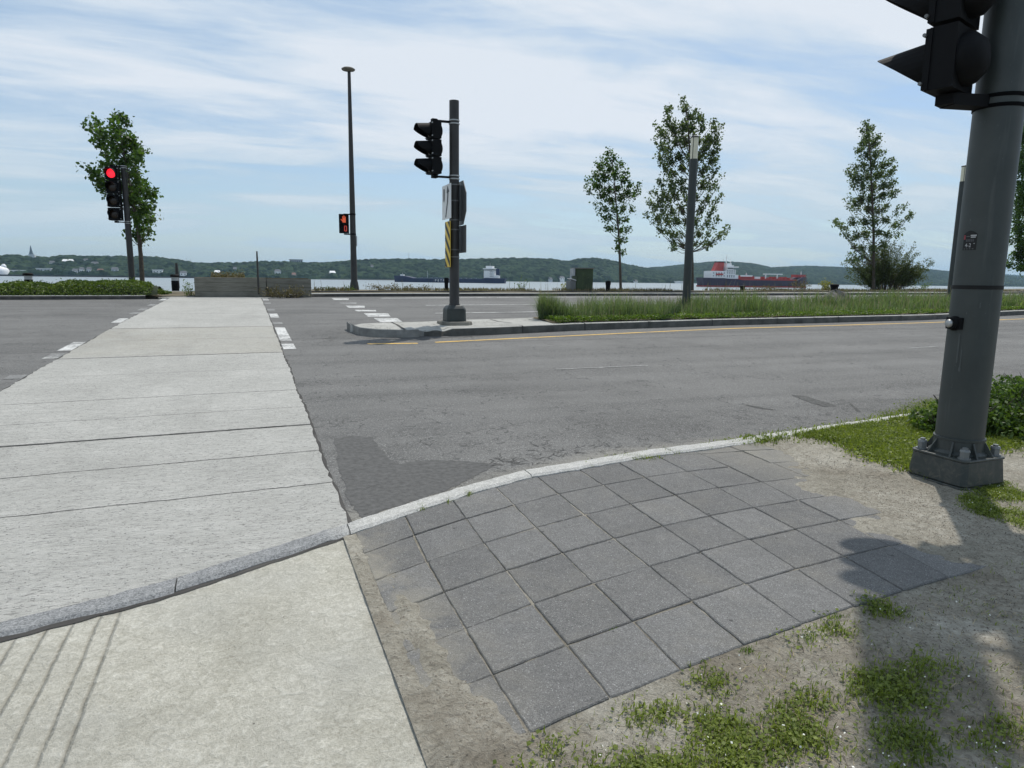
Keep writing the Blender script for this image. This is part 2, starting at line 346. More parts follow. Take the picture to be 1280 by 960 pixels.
def m_sidewalk():
    t = NT('sandy_concrete'); x, y, z = t.sep()
    fine = t.noise(210, 3, .75); mid = t.noise(24, 6, .7, 1.2); big = t.noise(2.2, 4, .6, .5); mott = t.voro(90)
    f = t.m('ADD', t.m('ADD', t.m('MULTIPLY', fine, .30), t.m('MULTIPLY', mid, .42)), t.m('ADD', t.m('MULTIPLY', big, .26), t.m('MULTIPLY', mott, .12)))
    c = t.ramp(f, [(.38, (.29, .274, .222)), (.54, (.45, .432, .365)), (.70, (.66, .64, .565))])
    c = t.mix(t.m('MULTIPLY', t.ramp(t.noise(1.3, 3, .5), [(.45, 0), (.65, 1)]), .35), c, (.40, .40, .375))
    jn = None; wob = t.m('MULTIPLY', t.m('SUBTRACT', t.noise(5, 4, .7), .5), .02)
    for xx in (-.53, -.595, -.68, -.76, -.85, -.94):
        s = t.m('MULTIPLY', t.line(x, xx, .010, wob), t.m('ADD', .35, t.m('MULTIPLY', t.noise(9, 3), .7)), True); jn = s if jn is None else t.m('MAXIMUM', jn, s)
    c = t.mix(t.m('MULTIPLY', jn, .75), c, (.15, .135, .10))
    pit = t.m('LESS_THAN', t.voro(7), .03); c = t.mix(t.m('MULTIPLY', pit, .7), c, (.06, .055, .045))
    t.bump(t.m('SUBTRACT', t.m('ADD', t.m('MULTIPLY', fine, .5), mid), t.m('MULTIPLY', jn, 1.2)), 1.0, .011)
    return t.col(c, .9, 0, .3)
def m_paver():
    t = NT('granite_paver'); x, y, z = t.sep(); g = t.n('ShaderNodeSeparateColor'); t.l(t.voro(330, out='Color'), g.inputs[0])
    fine = t.noise(240, 3, .7); mid = t.noise(26, 5, .75, .8); big = t.noise(2.5, 4, .6)
    f = t.m('ADD', t.m('ADD', t.m('MULTIPLY', g.outputs[0], .22), t.m('MULTIPLY', fine, .22)), t.m('ADD', t.m('MULTIPLY', mid, .26), t.m('ADD', t.m('MULTIPLY', big, .12), t.m('MULTIPLY', t.rnd(), .085))))
    c = t.ramp(f, [(.30, (.088, .087, .084)), (.49, (.178, .176, .170)), (.69, (.33, .327, .318))])
    c = t.mix(t.m('MULTIPLY', t.m('GREATER_THAN', g.outputs[1], .985), .55), c, (.60, .60, .59))
    # sand trodden over the stones near the gutter and the verge
    gut = t.m('SUBTRACT', 1.0, t.m('DIVIDE', t.m('SUBTRACT', x, t.m('SUBTRACT', .80, t.m('MULTIPLY', y, .11))), .30), True)
    s = t.m('MULTIPLY', t.m('MAXIMUM', gut, 0.0), t.m('MULTIPLY', t.ramp(t.noise(5, 5, .7, .6), [(.36, 0), (.70, 1)]), .75))
    s2 = t.m('MULTIPLY', t.ramp(t.noise(3, 5, .7, .4), [(.5, 0), (.72, 1)]), .16)
    rt = t.m('SUBTRACT', 1.0, t.m('DIVIDE', t.m('SUBTRACT', 3.85, t.m('ADD', x, t.m('MULTIPLY', t.m('SUBTRACT', 3.0, y), -.2))), .75), True)
    s3 = t.m('MULTIPLY', rt, t.m('MULTIPLY', t.noise(6, 5, .7), .8))
    c = t.mix(t.m('MAXIMUM', t.m('MAXIMUM', s, s2), s3), c, (.36, .33, .26))
    stn = t.ramp(t.noise(1.6, 5, .65, .8), [(.50, 0), (.68, 1)]); c = t.mix(t.m('MULTIPLY', stn, .20), c, (.09, .088, .084)); sp = t.m('LESS_THAN', t.voro(5.5), .045); c = t.mix(t.m('MULTIPLY', sp, .7), c, (.03, .03, .03))
    t.bump(t.m('ADD', t.m('MULTIPLY', fine, .5), t.m('ADD', mid, t.m('MULTIPLY', g.outputs[0], .3))), .9, .008)
    return t.col(c, .78, 0, .4)
def m_soil():
    t = NT('sandy_soil'); x, y, z = t.sep()
    fine = t.noise(110, 4, .75); mid = t.noise(22, 6, .75, 1.2); big = t.noise(1.8, 4, .6, .5); clod = t.m('LESS_THAN', t.noise(34, 4, .7, .6), .40)
    f = t.m('ADD', t.m('ADD', t.m('MULTIPLY', fine, .28), t.m('MULTIPLY', mid, .42)), t.m('MULTIPLY', big, .34))
    c = t.ramp(f, [(.37, (.20, .182, .142)), (.53, (.40, .37, .305)), (.68, (.62, .59, .51))])
    # earthier, browner ground beyond the near edge of the paving
    e = t.ramp(t.m('ADD', t.m('MULTIPLY', t.noise(2.3, 4, .6), .86), t.m('MULTIPLY', t.m('MULTIPLY', t.m('SUBTRACT', 2.1, y), 1.6, True), .14)), [(.45, 0), (.68, 1)])
    c = t.mix(t.m('MULTIPLY', e, .55), c, (.185, .145, .10))
    c = t.mix(t.m('MULTIPLY', clod, .42), c, (.16, .14, .11)); peb = t.m('LESS_THAN', t.voro(42), .16); c = t.mix(t.m('MULTIPLY', t.m('MULTIPLY', peb, t.m('GREATER_THAN', t.noise(9, 2), .52)), .7), c, (.10, .09, .07))
    t.bump(t.m('SUBTRACT', t.m('ADD', t.m('MULTIPLY', fine, .7), t.m('MULTIPLY', mid, 1.4)), t.m('MULTIPLY', clod, .3)), 1.0, .018)
    return t.col(c, .95, 0, .2)
def m_kerb():
    t = NT('granite_kerb'); x, y, z = t.sep(); g = t.n('ShaderNodeSeparateColor'); t.l(t.voro(170, out='Color'), g.inputs[0])
    f = t.m('ADD', t.m('MULTIPLY', g.outputs[0], .3), t.m('ADD', t.m('MULTIPLY', t.noise(22, 5, .7), .4), t.m('MULTIPLY', t.noise(160, 2), .3)))
    lt = t.ramp(f, [(.3, (.30, .295, .275)), (.7, (.60, .595, .565))]); dk = t.ramp(f, [(.3, (.12, .125, .128)), (.7, (.34, .345, .345))])
    k = t.ramp(t.m('ADD', t.m('DIVIDE', x, 1.0), t.m('MULTIPLY', t.noise(6, 4), .4)), [(.45, 0), (.75, 1)])
    t.bump(f, .8, .01); return t.col(t.mix(k, dk, lt), .82)
def m_paint(name, c, wear=.5):
    t = NT(name); n = t.noise(28, 6, .75); n2 = t.noise(2.5, 4, .6)
    w = t.ramp(t.m('ADD', t.m('MULTIPLY', n, .65), t.m('MULTIPLY', n2, .35)), [(wear-.06, 0), (wear+.05, 1)])
    return t.col(t.mix(w, (.17, .17, .165), c), .75)
def m_island():
    t = NT('median_concrete'); x, y, z = t.sep(); f = t.m('ADD', t.m('MULTIPLY', t.noise(60, 4, .7), .5), t.m('MULTIPLY', t.noise(2.2, 5, .6), .5))
    c = t.ramp(f, [(.3, (.27, .265, .24)), (.7, (.47, .465, .435))])
    n = t.n('ShaderNodeSeparateXYZ'); t.l(t.ge.outputs['True Normal'], n.inputs[0])
    cr = t.noise(1.3, 4, .7); c = t.mix(t.m('MULTIPLY', t.m('LESS_THAN', t.m('ABSOLUTE', t.m('SUBTRACT', cr, .47)), .005), .8), c, (.05, .05, .04))
    t.bump(f, .6, .01); return t.col(c, .9)
def m_water():
    t = NT('river_water'); n1 = t.noise(.35, 5, .65, .3, sc=(1, 1.6, 1)); n2 = t.noise(.02, 4, .6, sc=(.5, 3, 1)); n3 = t.noise(2.2, 4, .65)
    h = t.m('ADD', t.m('ADD', n1, t.m('MULTIPLY', n2, .9)), t.m('MULTIPLY', n3, .35)); t.bump(h, .35, .6)
    c = t.ramp(n2, [(.35, (.17, .205, .215)), (.65, (.25, .28, .285))]); return t.col(c, .30, 0, .5)
def m_wood(): 
    t = NT('wooded_slope'); n = t.noise(.05, 5, .65); n2 = t.noise(.35, 4, .7); r = t.voro(.11, out='Color'); g = t.n('ShaderNodeSeparateColor'); t.l(r, g.inputs[0])
    f = t.m('ADD', t.m('MULTIPLY', n, .35), t.m('ADD', t.m('MULTIPLY', n2, .35), t.m('MULTIPLY', g.outputs[0], .35)))
    t.bump(n2, .9, 1.5); return t.col(t.ramp(f, [(.32, (.004, .012, .007)), (.5, (.014, .030, .016)), (.70, (.042, .068, .034))]), .95, 0, .1)
def m_post():
    t = NT('worn_green_grey_paint'); x, y, z = t.sep(); n = t.noise(5, 6, .6); sc = t.noise(60, 5, .75, .4, sc=(1, 1, .25)); st = t.noise(14, 4, .6, sc=(1.5, 1.5, .12))
    c = t.ramp(n, [(.3, (.030, .037, .035)), (.7, (.044, .052, .049))]); c = t.mix(t.m('MULTIPLY', t.ramp(sc, [(.66, 0), (.70, 1)]), .5), c, (.16, .17, .165))
    c = t.mix(t.m('MULTIPLY', t.ramp(st, [(.58, 0), (.72, 1)]), .30), c, (.10, .105, .10)); lo = t.m('SUBTRACT', 1.0, t.m('MULTIPLY', z, 3.0), True); dn = t.ramp(t.noise(22, 5, .7, .6), [(.48, 0), (.66, 1)])
    c = t.mix(t.m('MULTIPLY', t.m('MULTIPLY', lo, dn), .55), c, (.16, .14, .11)); t.bump(t.noise(300, 2), .12, .002); t.setin(t.p.inputs['Roughness'], .5); return t.col(c, .5, 0, .5)
M_ = dict(post=m_post(),
    asphalt=m_asphalt(), cross=m_crosswalk(), walk=m_sidewalk(), paver=m_paver(), soil=m_soil(), kerb=m_kerb(), island=m_island(),
    white=m_paint('white_road_paint', (.62, .62, .60), .49), faded=m_paint('faded_white_road_paint', (.44, .44, .42), .55), yellow=m_paint('yellow_road_paint', (.66, .42, .10), .44),
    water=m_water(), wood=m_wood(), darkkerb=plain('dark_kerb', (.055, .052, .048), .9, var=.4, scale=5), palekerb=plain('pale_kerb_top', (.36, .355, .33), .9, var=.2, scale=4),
    pole=plain('dark_green_grey_paint', (.030, .037, .035), .5, var=.18, scale=5, spec=.5), polelight=plain('dark_brown_grey_paint', (.036, .034, .032), .5, var=.2, scale=4),
    black=plain('black_plastic', (.004, .0042, .005), .7, var=.2, spec=.18), rubber=plain('black_strap', (.004, .004, .004), .7), lens_off=plain('dark_lens', (.03, .02, .015), .2),
    steel=plain('galvanised_steel', (.42, .42, .41), .42, .7, var=.15, scale=30), signwhite=plain('white_sign_face', (.72, .72, .70), .5, var=.05), signback=plain('grey_sign_back', (.16, .165, .165), .5, .4, var=.1),
    hazyellow=plain('hazard_yellow', (.75, .52, .07), .5, var=.05), hazblack=plain('hazard_black', (.012, .012, .012), .5), bark=plain('bark', (.085, .07, .055), .95, var=.35, scale=12, bump=.6),
    conc=plain('weathered_concrete', (.19, .18, .155), .92, var=.35, scale=3, bump=.4), glasslamp=plain('frosted_lamp_glass', (.70, .66, .50), .3, var=.08), cabinet=plain('green_cabinet_paint', (.035, .055, .022), .55, var=.35, scale=2.5),
    grey=plain('light_grey_enamel', (.42, .44, .45), .5, var=.06), whitepaint=plain('white_enamel', (.78, .78, .78), .45, var=.04), hull_navy=plain('navy_hull', (.012, .020, .060), .6, var=.15, scale=.15),
    hull_dark=plain('dark_hull', (.032, .016, .034), .6, var=.25, scale=.15), red=plain('red_ship_paint', (.42, .05, .035), .6, var=.12, scale=.3), deckred=plain('dull_red_deck', (.38, .045, .03), .8, var=.2, scale=.3),
    roof=plain('grey_house_roof', (.10, .11, .12), .8), roofred=plain('brown_house_roof', (.17, .10, .08), .8), housewhite=plain('white_house_wall', (.85, .85, .83), .7), housegrey=plain('pale_grey_house_wall', (.58, .60, .62), .7), housetan=plain('tan_house_wall', (.55, .48, .38), .7),
    metalwhite=plain('white_metal_roof', (.8, .8, .8), .5, var=.03), window=plain('dark_window', (.03, .04, .05), .2), rock=plain('grey_rock', (.15, .14, .13), .95, var=.4, scale=7, bump=.8),
    earth=plain('promenade_earth', (.12, .10, .06), .95, var=.4, scale=2), bank=plain('river_bank_stone', (.10, .10, .085), .95, var=.4, scale=1.2, bump=.8),
    redlamp=emit('lit_red_lens', (1.0, .02, .04), 1.3), handlamp=emit('lit_orange_hand', (.9, .14, .05), .32), digitlamp=emit('lit_orange_digit', (.8, .09, .06), .2),
    stickerw=plain('sticker_print', (.42, .42, .42), .5), stickerb=plain('sticker_black', (.006, .006, .006), .5), stickerr=plain('sticker_red', (.25, .04, .05), .5), scuff=plain('pale_scuff', (.12, .125, .12), .7),
    g_maple=foliage('maple_leaf', (.024, .055, .012), (.085, .150, .034), .40), g_poplar=foliage('poplar_leaf', (.038, .066, .026), (.145, .190, .090), .34), g_hedge=foliage('juniper_needle', (.030, .062, .008), (.145, .205, .035), .25, scale=2),
    g_med=foliage('tall_grass_blade', (.048, .088, .036), (.21, .27, .145), .36, scale=1.2), g_low=foliage('low_weed', (.045, .085, .010), (.15, .23, .035), .35, scale=2), g_turf=foliage('turf_blade', (.065, .100, .016), (.24, .285, .060), .38, scale=3),
    g_shrub=foliage('shrub_leaf', (.028, .060, .012), (.12, .19, .045), .33, scale=4), g_willow=foliage('willow_leaf', (.045, .065, .022), (.13, .16, .065), .3), g_dry=foliage('dry_weed', (.060, .052, .028), (.19, .16, .09), .25), petal=plain('white_petal', (.75, .74, .66), .7),
    flower=foliage('yellow_weed', (.16, .17, .02), (.34, .32, .05), .3), straw=plain('dry_straw', (.42, .34, .2), .9))

# ------------------------------------------------------------------ ground, road, crosswalk
def poly_interp(pts):
    xs = np.array([p[0] for p in pts]); ys = np.array([p[1] for p in pts]); return lambda x: np.interp(x, xs, ys)
K_front = [gp(0, 785), gp(200, 735), gp(436, 659), gp(495, 639), gp(555, 620), gp(605, 605), gp(654, 592), gp(705, 584), gp(757, 575), gp(812, 566), gp(870, 559), gp(940, 549), gp(1000, 540)]
K_front = [(-40, K_front[0].y-.25), (-2.5, K_front[0].y-.12)]+[(p.x, p.y) for p in K_front]+[(6.2, 4.62), (12, 4.9), (40, 6.4), (90, 9.2)]
kf = poly_interp(K_front)
far_pts = [(-90, 19.6), (-6.3, 23.75), (-2.6, 24.15), (.53, 24.3), (1.4, 25.0), (2.3, 25.75), (10.5, 26.7), (22.2, 27.7), (41.9, 30.2), (54.9, 33.3), (120, 52), (300, 110)]
ff = poly_interp(far_pts)
def strip(name, xs, y0, y1, ny, zoff, mat, kind='structure'):
    """a sheet between two curves y0(x), y1(x), following the rise of the ground"""
    xs = np.asarray(xs); t = np.linspace(0, 1, ny)[:, None]; Y = y0(xs)[None]*(1-t)+y1(xs)[None]*t; X = np.broadcast_to(xs[None], Y.shape)
    Z = gzv(Y)+(zoff(X, Y) if callable(zoff) else zoff); V = np.stack([X, Y, Z], -1).reshape(-1, 3); nx = len(xs)
    i = (np.arange(ny-1)[:, None]*nx+np.arange(nx-1)[None]).ravel()
    return tag(rawmesh(name, V, np.stack([i, i+1, i+1+nx, i+nx], 1), mat, smooth=True), kind=kind)
xr = np.unique(np.concatenate([np.linspace(-90, -6, 30), np.linspace(-6, 12, 120), np.linspace(12, 60, 60), np.linspace(60, 300, 40)]))
strip('road', xr, lambda x: kf(x)-.02, lambda x: ff(x)+.05, 90, 0.0, M_['asphalt'])
# base ground sheet under everything on this bank
def bank_edge(x): return np.interp(x, [-300, -40, -8, 2.4, 11.4, 24.2, 42.6, 89.7, 300], [29, 29, 29, 29.0, 29.6, 31.2, 37, 56, 125])
def base_z(X, Y):
    e = bank_edge(X); z = gzv(Y)-.16
    return np.where(Y > e+.4, np.maximum(z-(Y-e-.4)*.62, -6.5), z)
tag(grid_mesh('ground', np.concatenate([np.linspace(-2500, -60, 30), np.linspace(-58, 100, 159), np.linspace(104, 2500, 40)]), np.concatenate([np.linspace(-400, 0, 20), np.linspace(1, 24, 24), np.linspace(24.25, 46, 88), np.linspace(47, 135, 60), [160, 200]]), base_z, M_['bank']), kind='structure')
# near verge: fine soil sheet with sand lapping over the paving
def smooth(a, b, x): t = np.clip((x-a)/(b-a), 0, 1); return t*t*(3-2*t)
def vnoise(X, Y, s, seed=0):
    X = X*s; Y = Y*s; xi = np.floor(X).astype(int); yi = np.floor(Y).astype(int); fx = X-xi; fy = Y-yi; fx = fx*fx*(3-2*fx); fy = fy*fy*(3-2*fy)
    def h(a, b): n = np.sin(a*127.1+b*311.7+seed*74.7)*43758.5453; return n-np.floor(n)
    return (h(xi, yi)*(1-fx)+h(xi+1, yi)*fx)*(1-fy)+(h(xi, yi+1)*(1-fx)+h(xi+1, yi+1)*fx)*fy
def fbm(X, Y, s, seed=0, o=4):
    r = 0; a = .5
    for k in range(o): r = r+a*vnoise(X, Y, s*2**k, seed+k); a *= .5
    return r/(1-.5**o)
pave_near = [(gp(*p).x, gp(*p).y) for p in ((640, 935), (660, 920), (760, 885), (880, 835), (1000, 790), (1130, 740), (1212, 716))]
pn = poly_interp([(.3, 1.62)]+pave_near+[(3.25, 1.75), (9, 1.6)])
sand_r = [(1.93, 3.40), (2.10, 3.24), (2.5, 3.25), (2.72, 3.45), (3.18, 3.5), (3.83, 3.92), (4.2, 3.95)]
sr = lambda y: np.interp(y, [p[0] for p in sand_r], [p[1] for p in sand_r])
def soil_z(X, Y):
    n = fbm(X, Y, 3.5, 1); n2 = fbm(X, Y, 16, 5)
    h = .0140+.006*(n2-.5)
    # gutter beside the concrete walk
    gx = np.interp(Y, [1.5, 1.65, 1.9, 2.25, 2.6, 3.0, 3.3], [.74, .70, .63, .60, .54, .495, .47])+.07*(n-.5)+.03*(n2-.5); g = smooth(gx+.06, gx-.06, X); h = h+g*(.0155+.010*(n2-.5))
    trough = np.exp(-((X-.49)/.03)**2)*smooth(3.2, 2.9, Y)*smooth(1.7, 2.1, Y); h = h-.012*trough*(.5+n)
    # sand to the right of the paving
    r = smooth(sr(Y)-.30+.5*(n-.5), sr(Y)+.05+.5*(n-.5), X); h = h+r*(.016+.014*(n-.5)+.010*(n2-.5))
    # in front of the paving the ground lies lower
    f = smooth(.0, .05, pn(X)-Y+.03*(n2-.5)); h = h*(1-f)+f*(.004+.016*(n-.5)+.008*(n2-.5))*1.0-f*.0
    lowc = smooth(.8, .55, X)*f; h = h+lowc*.012
    u = smooth(kf(X)-.155, kf(X)-.10, Y); h = h*(1-u)-.03*u
    return gzv(Y)+h
tag(grid_mesh('soil', np.concatenate([np.arange(.40, 6.5, .022), np.arange(6.5, 14, .1)]), np.arange(-.2, 5.2, .022), soil_z, M_['soil']), kind='structure')
# concrete crosswalk slab, edges slightly ragged
def cross():
    mb = MB(); ys = np.linspace(0, 1, 260); L = []; Rr = []
    for t in ys:
        y = 2.6+t*(24.75-2.6); wl = .02*(random.random()-.5)
        L.append((-2.36+wl*1.5, y)); Rr.append((.455+.006*math.sin(y*2.3)+wl, y))
    n = len(ys); V = []
    for (lx, ly), (rx, ry) in zip(L, Rr):
        y0 = ly; 
        for k in range(5):
            x = lx+(rx-lx)*k/4; yy = max(y0, float(kf(x))+.006); V.append((x, yy, gz(yy)+.008))
    Fq = [(i*5+k, i*5+k+1, (i+1)*5+k+1, (i+1)*5+k) for i in range(n-1) for k in range(4) if V[(i+1)*5+k][1]-V[i*5+k][1] > 1e-5 or V[(i+1)*5+k+1][1]-V[i*5+k+1][1] > 1e-5]
    tag(rawmesh('crosswalk', V, Fq, M_['cross']), kind='structure')
    # the dark open joint between slab and asphalt
    mb = MB(); pr = None
    for y in np.arange(3.55, 24.6, .12):
        w = .004+.020*random.random()**2; x = .462+.006*math.sin(y*2.3)
        cur = ((x-.012, y), (x+w, y))
        if pr: mb.add([(pr[0][0], pr[0][1], gz(pr[0][1])+.004), (pr[1][0], pr[1][1], gz(pr[1][1])+.004), (cur[1][0], cur[1][1], gz(y)+.004), (cur[0][0], cur[0][1], gz(y)+.004)], [(0, 1, 2, 3)])
        pr = cur
    pr = None
    for y in np.arange(2.7, 24.0, .12):
        w = .008+.02*random.random(); x = -2.36; cur = ((x-w, y), (x+.02, y))
        if pr: mb.add([(pr[0][0], pr[0][1], gz(pr[0][1])+.004), (pr[1][0], pr[1][1], gz(pr[1][1])+.004), (cur[1][0], cur[1][1], gz(y)+.004), (cur[0][0], cur[0][1], gz(y)+.004)], [(0, 1, 2, 3)])
        pr = cur
    tag(mb.build('expansion_joint', M_['darkkerb']), kind='structure')
cross()
# concrete ramp apron at the far end
mb = MB(); mb.prism([(-2.7, 24.75), (.7, 24.75), (1.6, 25.3), (1.6, 25.9), (-2.9, 25.9)], lambda x, y: gz(y)-.05, lambda x, y: gz(y)+.010); tag(mb.build('path', M_['island']), kind='structure')
# sidewalk slab (left bottom)
def walk():
    xs = np.linspace(-40, .462, 160); xs = np.concatenate([np.linspace(-40, -3, 10), np.linspace(-2.9, .455, 70)])
    V = []; 
    for t in np.linspace(0, 1, 30):
        for x in xs: y = -3+t*(float(kf(x))-.160+3); V.append((x, y, gz(y)+.020))
    nx = len(xs); Fq = [(j*nx+i, j*nx+i+1, (j+1)*nx+i+1, (j+1)*nx+i) for j in range(29) for i in range(nx-1)]
    n0 = len(V)
    for t in np.linspace(0, 1, 30):
        y = -3+t*(float(kf(.455))-.160+3); V.append((.46+.004*math.sin(y*30), y, gz(y)-.03))
    Fq += [(j*nx+nx-1, n0+j, n0+j+1, (j+1)*nx+nx-1) for j in range(29)]
    tag(rawmesh('sidewalk', V, Fq, M_['walk']), kind='structure')
walk()
# near granite kerb: separate stones following the curve
def kerb_near():
    xs0 = [-3.6, -2.1, -.34, .44, 1.70, 2.95, 4.3, 5.9, 7.6, 9.4, 11.2, 13.2, 15.2]
    mb = MB()
    for a, b in zip(xs0[:-1], xs0[1:]):
        n = max(4, int((b-a)/.06)); A = []; gap = .003
        for k in range(n+1):
            x = a+gap+(b-a-2*gap)*k/n; y = float(kf(x)); jx = .014*(random.random()-.5); e = .018*(random.random()-.5)
            z = gz(y)+.031+.004*random.random(); w = .150
            A.append(((x, y+.004+jx-.0, gz(y)-.10), (x, y-.008+jx, z-.006), (x, y-.03+jx, z+.003), (x, y-w+.02+e, z+.001), (x, y-w+e, z-.012), (x, y-w+e, gz(y)-.06)))
        vs = [p for r in A for p in r]; m = 6
        fs = [(i*m+k, i*m+k+1, (i+1)*m+k+1, (i+1)*m+k) for i in range(n) for k in range(m-1)]+[tuple(range(m)), tuple(range(n*m, n*m+m))[::-1]]
        mb.add(vs, fs)
    tag(mb.build('kerb', M_['kerb'], smooth=False), kind='structure')
    # dark seam behind and in front of the kerb
    mb = MB(); pr = None
    for x in np.arange(-3.4, .5, .05):
        y = float(kf(x)); cur = [(x, y-.172-.014*random.random()), (x, y-.14)], [(x, y-.004), (x, y+.014+.012*random.random())]
        if pr:
            for q in (0, 1):
                a, b, c, d = pr[q][0], pr[q][1], cur[q][1], cur[q][0]; mb.add([(p[0], p[1], gz(p[1])+(.0235 if q == 0 else .0125)) for p in (a, b, c, d)], [(0, 1, 2, 3)])
        pr = cur
    tag(mb.build('kerb_seam', M_['darkkerb']), kind='structure')
kerb_near()
# granite paving stones, laid on a slightly bent square grid
def paving():
    R3 = lambda p: (400+p[0]/2.909, 520+p[1]/2.909); R4 = lambda p: (740+p[0]/2.181, 520+p[1]/2.181)
    g3 = {0: [(345, 445), (525, 388), (710, 335), (870, 290), (1030, 262), (1180, 237)], 1: [(390, 545), (595, 480), (785, 425), (960, 370), (1130, 325)], 2: [(450, 645), (680, 580), (875, 515), (1065, 455), (1240, 410)], 3: [(535, 790), (780, 705), (985, 620), (1200, 560)], 4: [(635, 950), (893, 860), (1137, 765)]}
    Q = [(i, j, *R3(p)) for i, r in g3.items() for j, p in enumerate(r)]
    for i, j0, r in [(3, 4, [(297, 382), (428, 345), (557, 320)]), (4, 3, [(272, 515), (425, 470), (555, 430), (683, 395)]), (5, 2, [(240, 712), (410, 632), (575, 578), (720, 528), (845, 490)])]:
        Q += [(i, j0+k, *R4(p)) for k, p in enumerate(r)]
    A = []; B = []
    for i, j, px, py in Q:
        w = gp(px, py); A.append([1, i, j, i*j, i*i, j*j, i*i*j, i*j*j]); B.append([w.x, w.y])
    W = np.linalg.lstsq(np.array(A, float), np.array(B), rcond=None)[0]
    G = lambda i, j: np.array([1, i, j, i*j, i*i, j*j, i*i*j, i*j*j], float)@W
    mb = MB(); gap = .003
    for i in range(-4, 5):
        for j in range(-2, 10):
            g = gap+random.random()*.002; u = g/.3
            P = [G(i+u, j+u), G(i+u, j+1-u), G(i+1-u, j+1-u), G(i+1-u, j+u)]
            P = [p+np.array([random.uniform(-.003, .003), random.uniform(-.003, .003)]) for p in P]
            # chipped outline
            ring = []
            for a, b in zip(P, P[1:]+P[:1]):
                for k in range(8):
                    t = k/8; p = a*(1-t)+b*t; nrm = np.array([-(b-a)[1], (b-a)[0]]); nrm = nrm/np.linalg.norm(nrm); ring.append(p-nrm*abs(random.gauss(0, .0018))*(-1))
            cen = sum(P)/4
            ring = [cen+(p-cen)*(1-.003*random.random()) for p in ring]
            # cut by kerb back line, concrete edge
            def clip(R, f):
                o = []
                for a, b in zip(R, R[1:]+R[:1]):
                    fa, fb = f(a), f(b)
                    if fa >= 0: o.append(a)
                    if (fa >= 0) != (fb >= 0): o.append(a+(b-a)*fa/(fa-fb))
                return o
            ring = clip(ring, lambda p: float(kf(p[0]))-.150-p[1]); 
            if len(ring) > 2: ring = clip(ring, lambda p: p[0]-.468)
            if len(ring) < 3: continue
            ar = .5*abs(sum(a[0]*b[1]-b[0]*a[1] for a, b in zip(ring, ring[1:]+ring[:1])))
            if ar < .002: continue
            if cen[0] > 4.2: continue
            dz = random.uniform(-.0025, .0025); tx, ty = random.uniform(-.006, .006), random.uniform(-.006, .006)
            n = len(ring); c = sum(ring)/n
            zt = lambda p, e=0: gz(p[1])+.021+dz+tx*(p[0]-c[0])+ty*(p[1]-c[1])-e
            inn = [c+(p-c)*.975 for p in ring]
            vs = [(*p, zt(p, .05)) for p in ring]+[(*p, zt(p, .0045)) for p in ring]+[(*p, zt(p)) for p in inn]
            sgn = sum(a[0]*b[1]-b[0]*a[1] for a, b in zip(ring, ring[1:]+ring[:1]))
            fs = [tuple(range(2*n, 3*n))]+[(k, (k+1) % n, n+(k+1) % n, n+k) for k in range(n)]+[(n+k, n+(k+1) % n, 2*n+(k+1) % n, 2*n+k) for k in range(n)]
            if sgn < 0: fs = [f[::-1] for f in fs]
            mb.add(vs, fs)
    tag(mb.build('paving', M_['paver']), kind='structure')
paving()

# ------------------------------------------------------------------ road markings
def quad(mb, pts, z=.004):
    mb.add([(x, y, gz(y)+z) for x, y in pts], [tuple(range(len(pts)))])
def band(mb, pts, w, z=.004, n=40):       # a painted line through world points
    xs = np.linspace(pts[0][0], pts[-1][0], n); f = poly_interp(pts)
    for a, b in zip(xs[:-1], xs[1:]):
        ya, yb = float(f(a)), float(f(b)); quad(mb, [(a, ya), (b, yb), (b, yb+w), (a, ya+w)], z)
def pq(mb, px, z=.004):
    P = [gp(*p) for p in px]; quad(mb, [(p.x, p.y) for p in P], z)
mw = MB(); mf = MB(); my = MB()
for y0, y1, full in ((8.85, 9.1, 0), (10.4, 10.9, 0), (11.2, 12.2, 1), (15.4, 16.4, 1), (17.6, 18.3, 0), (18.9, 19.6, 0), (20.7, 21.5, 0), (23.2, 24.4, 1)):      # dashes along the west edge of the slab
    quad(mw if full else mf, [(-2.56, y0), (-2.385, y0), (-2.385, y1), (-2.56, y1)])
for y0, y1, full in ((10.75, 11.4, 1), (11.8, 14.0, 1), (14.7, 15.1, 0), (16.2, 17.5, 1), (18.5, 19.2, 0), (21.5, 22.2, 0), (23.3, 24.6, 1)):
    m_ = mw if full else mf; quad(m_, [(.485, y0), (.67, y0), (.67, y1), (.485, y1)])
# stepped bars across the far carriageway
Z2 = lambda a, b: (380+a/8, 330+b/8)
for k, b in enumerate([[(275, 342), (450, 342), (445, 360), (300, 360)], [(350, 386), (530, 386), (520, 399), (372, 399)], [(415, 418), (605, 418), (610, 440), (450, 440)], [(505, 460), (715, 460), (725, 475), (530, 475)], [(598, 494), (840, 494), (865, 527), (640, 527)], [(697, 542), (930, 542), (985, 578), (760, 582)]]):
    pq(mf if k in (1,) else mw, [Z2(*p) for p in b][::-1])
for pts, w in (([(4.6, 24.75), (10, 25.45), (22, 26.4), (42, 28.9), (80, 38)], .22), ([(5.2, 20.5), (8.2, 20.75), (22, 21.9), (42, 23.6), (80, 28)], .13), ([(4.6, 17.15), (6.9, 17.33), (12, 17.8), (22, 18.9)], .13)):
    band(mw, pts, w)
for a, b in ((3.81, 5.25), (11.2, 12.1), (19, 21.5), (27, 30)):
    band(mf, [(a, 8.0+.09*(a-4)*(a > 8)), (b, 8.0+.09*(b-4)*(b > 8))], .07, n=6)
p = [gp(460, 430.5), gp(523, 429.8)]; band(my, [(q.x, q.y) for q in p], .11, n=6)
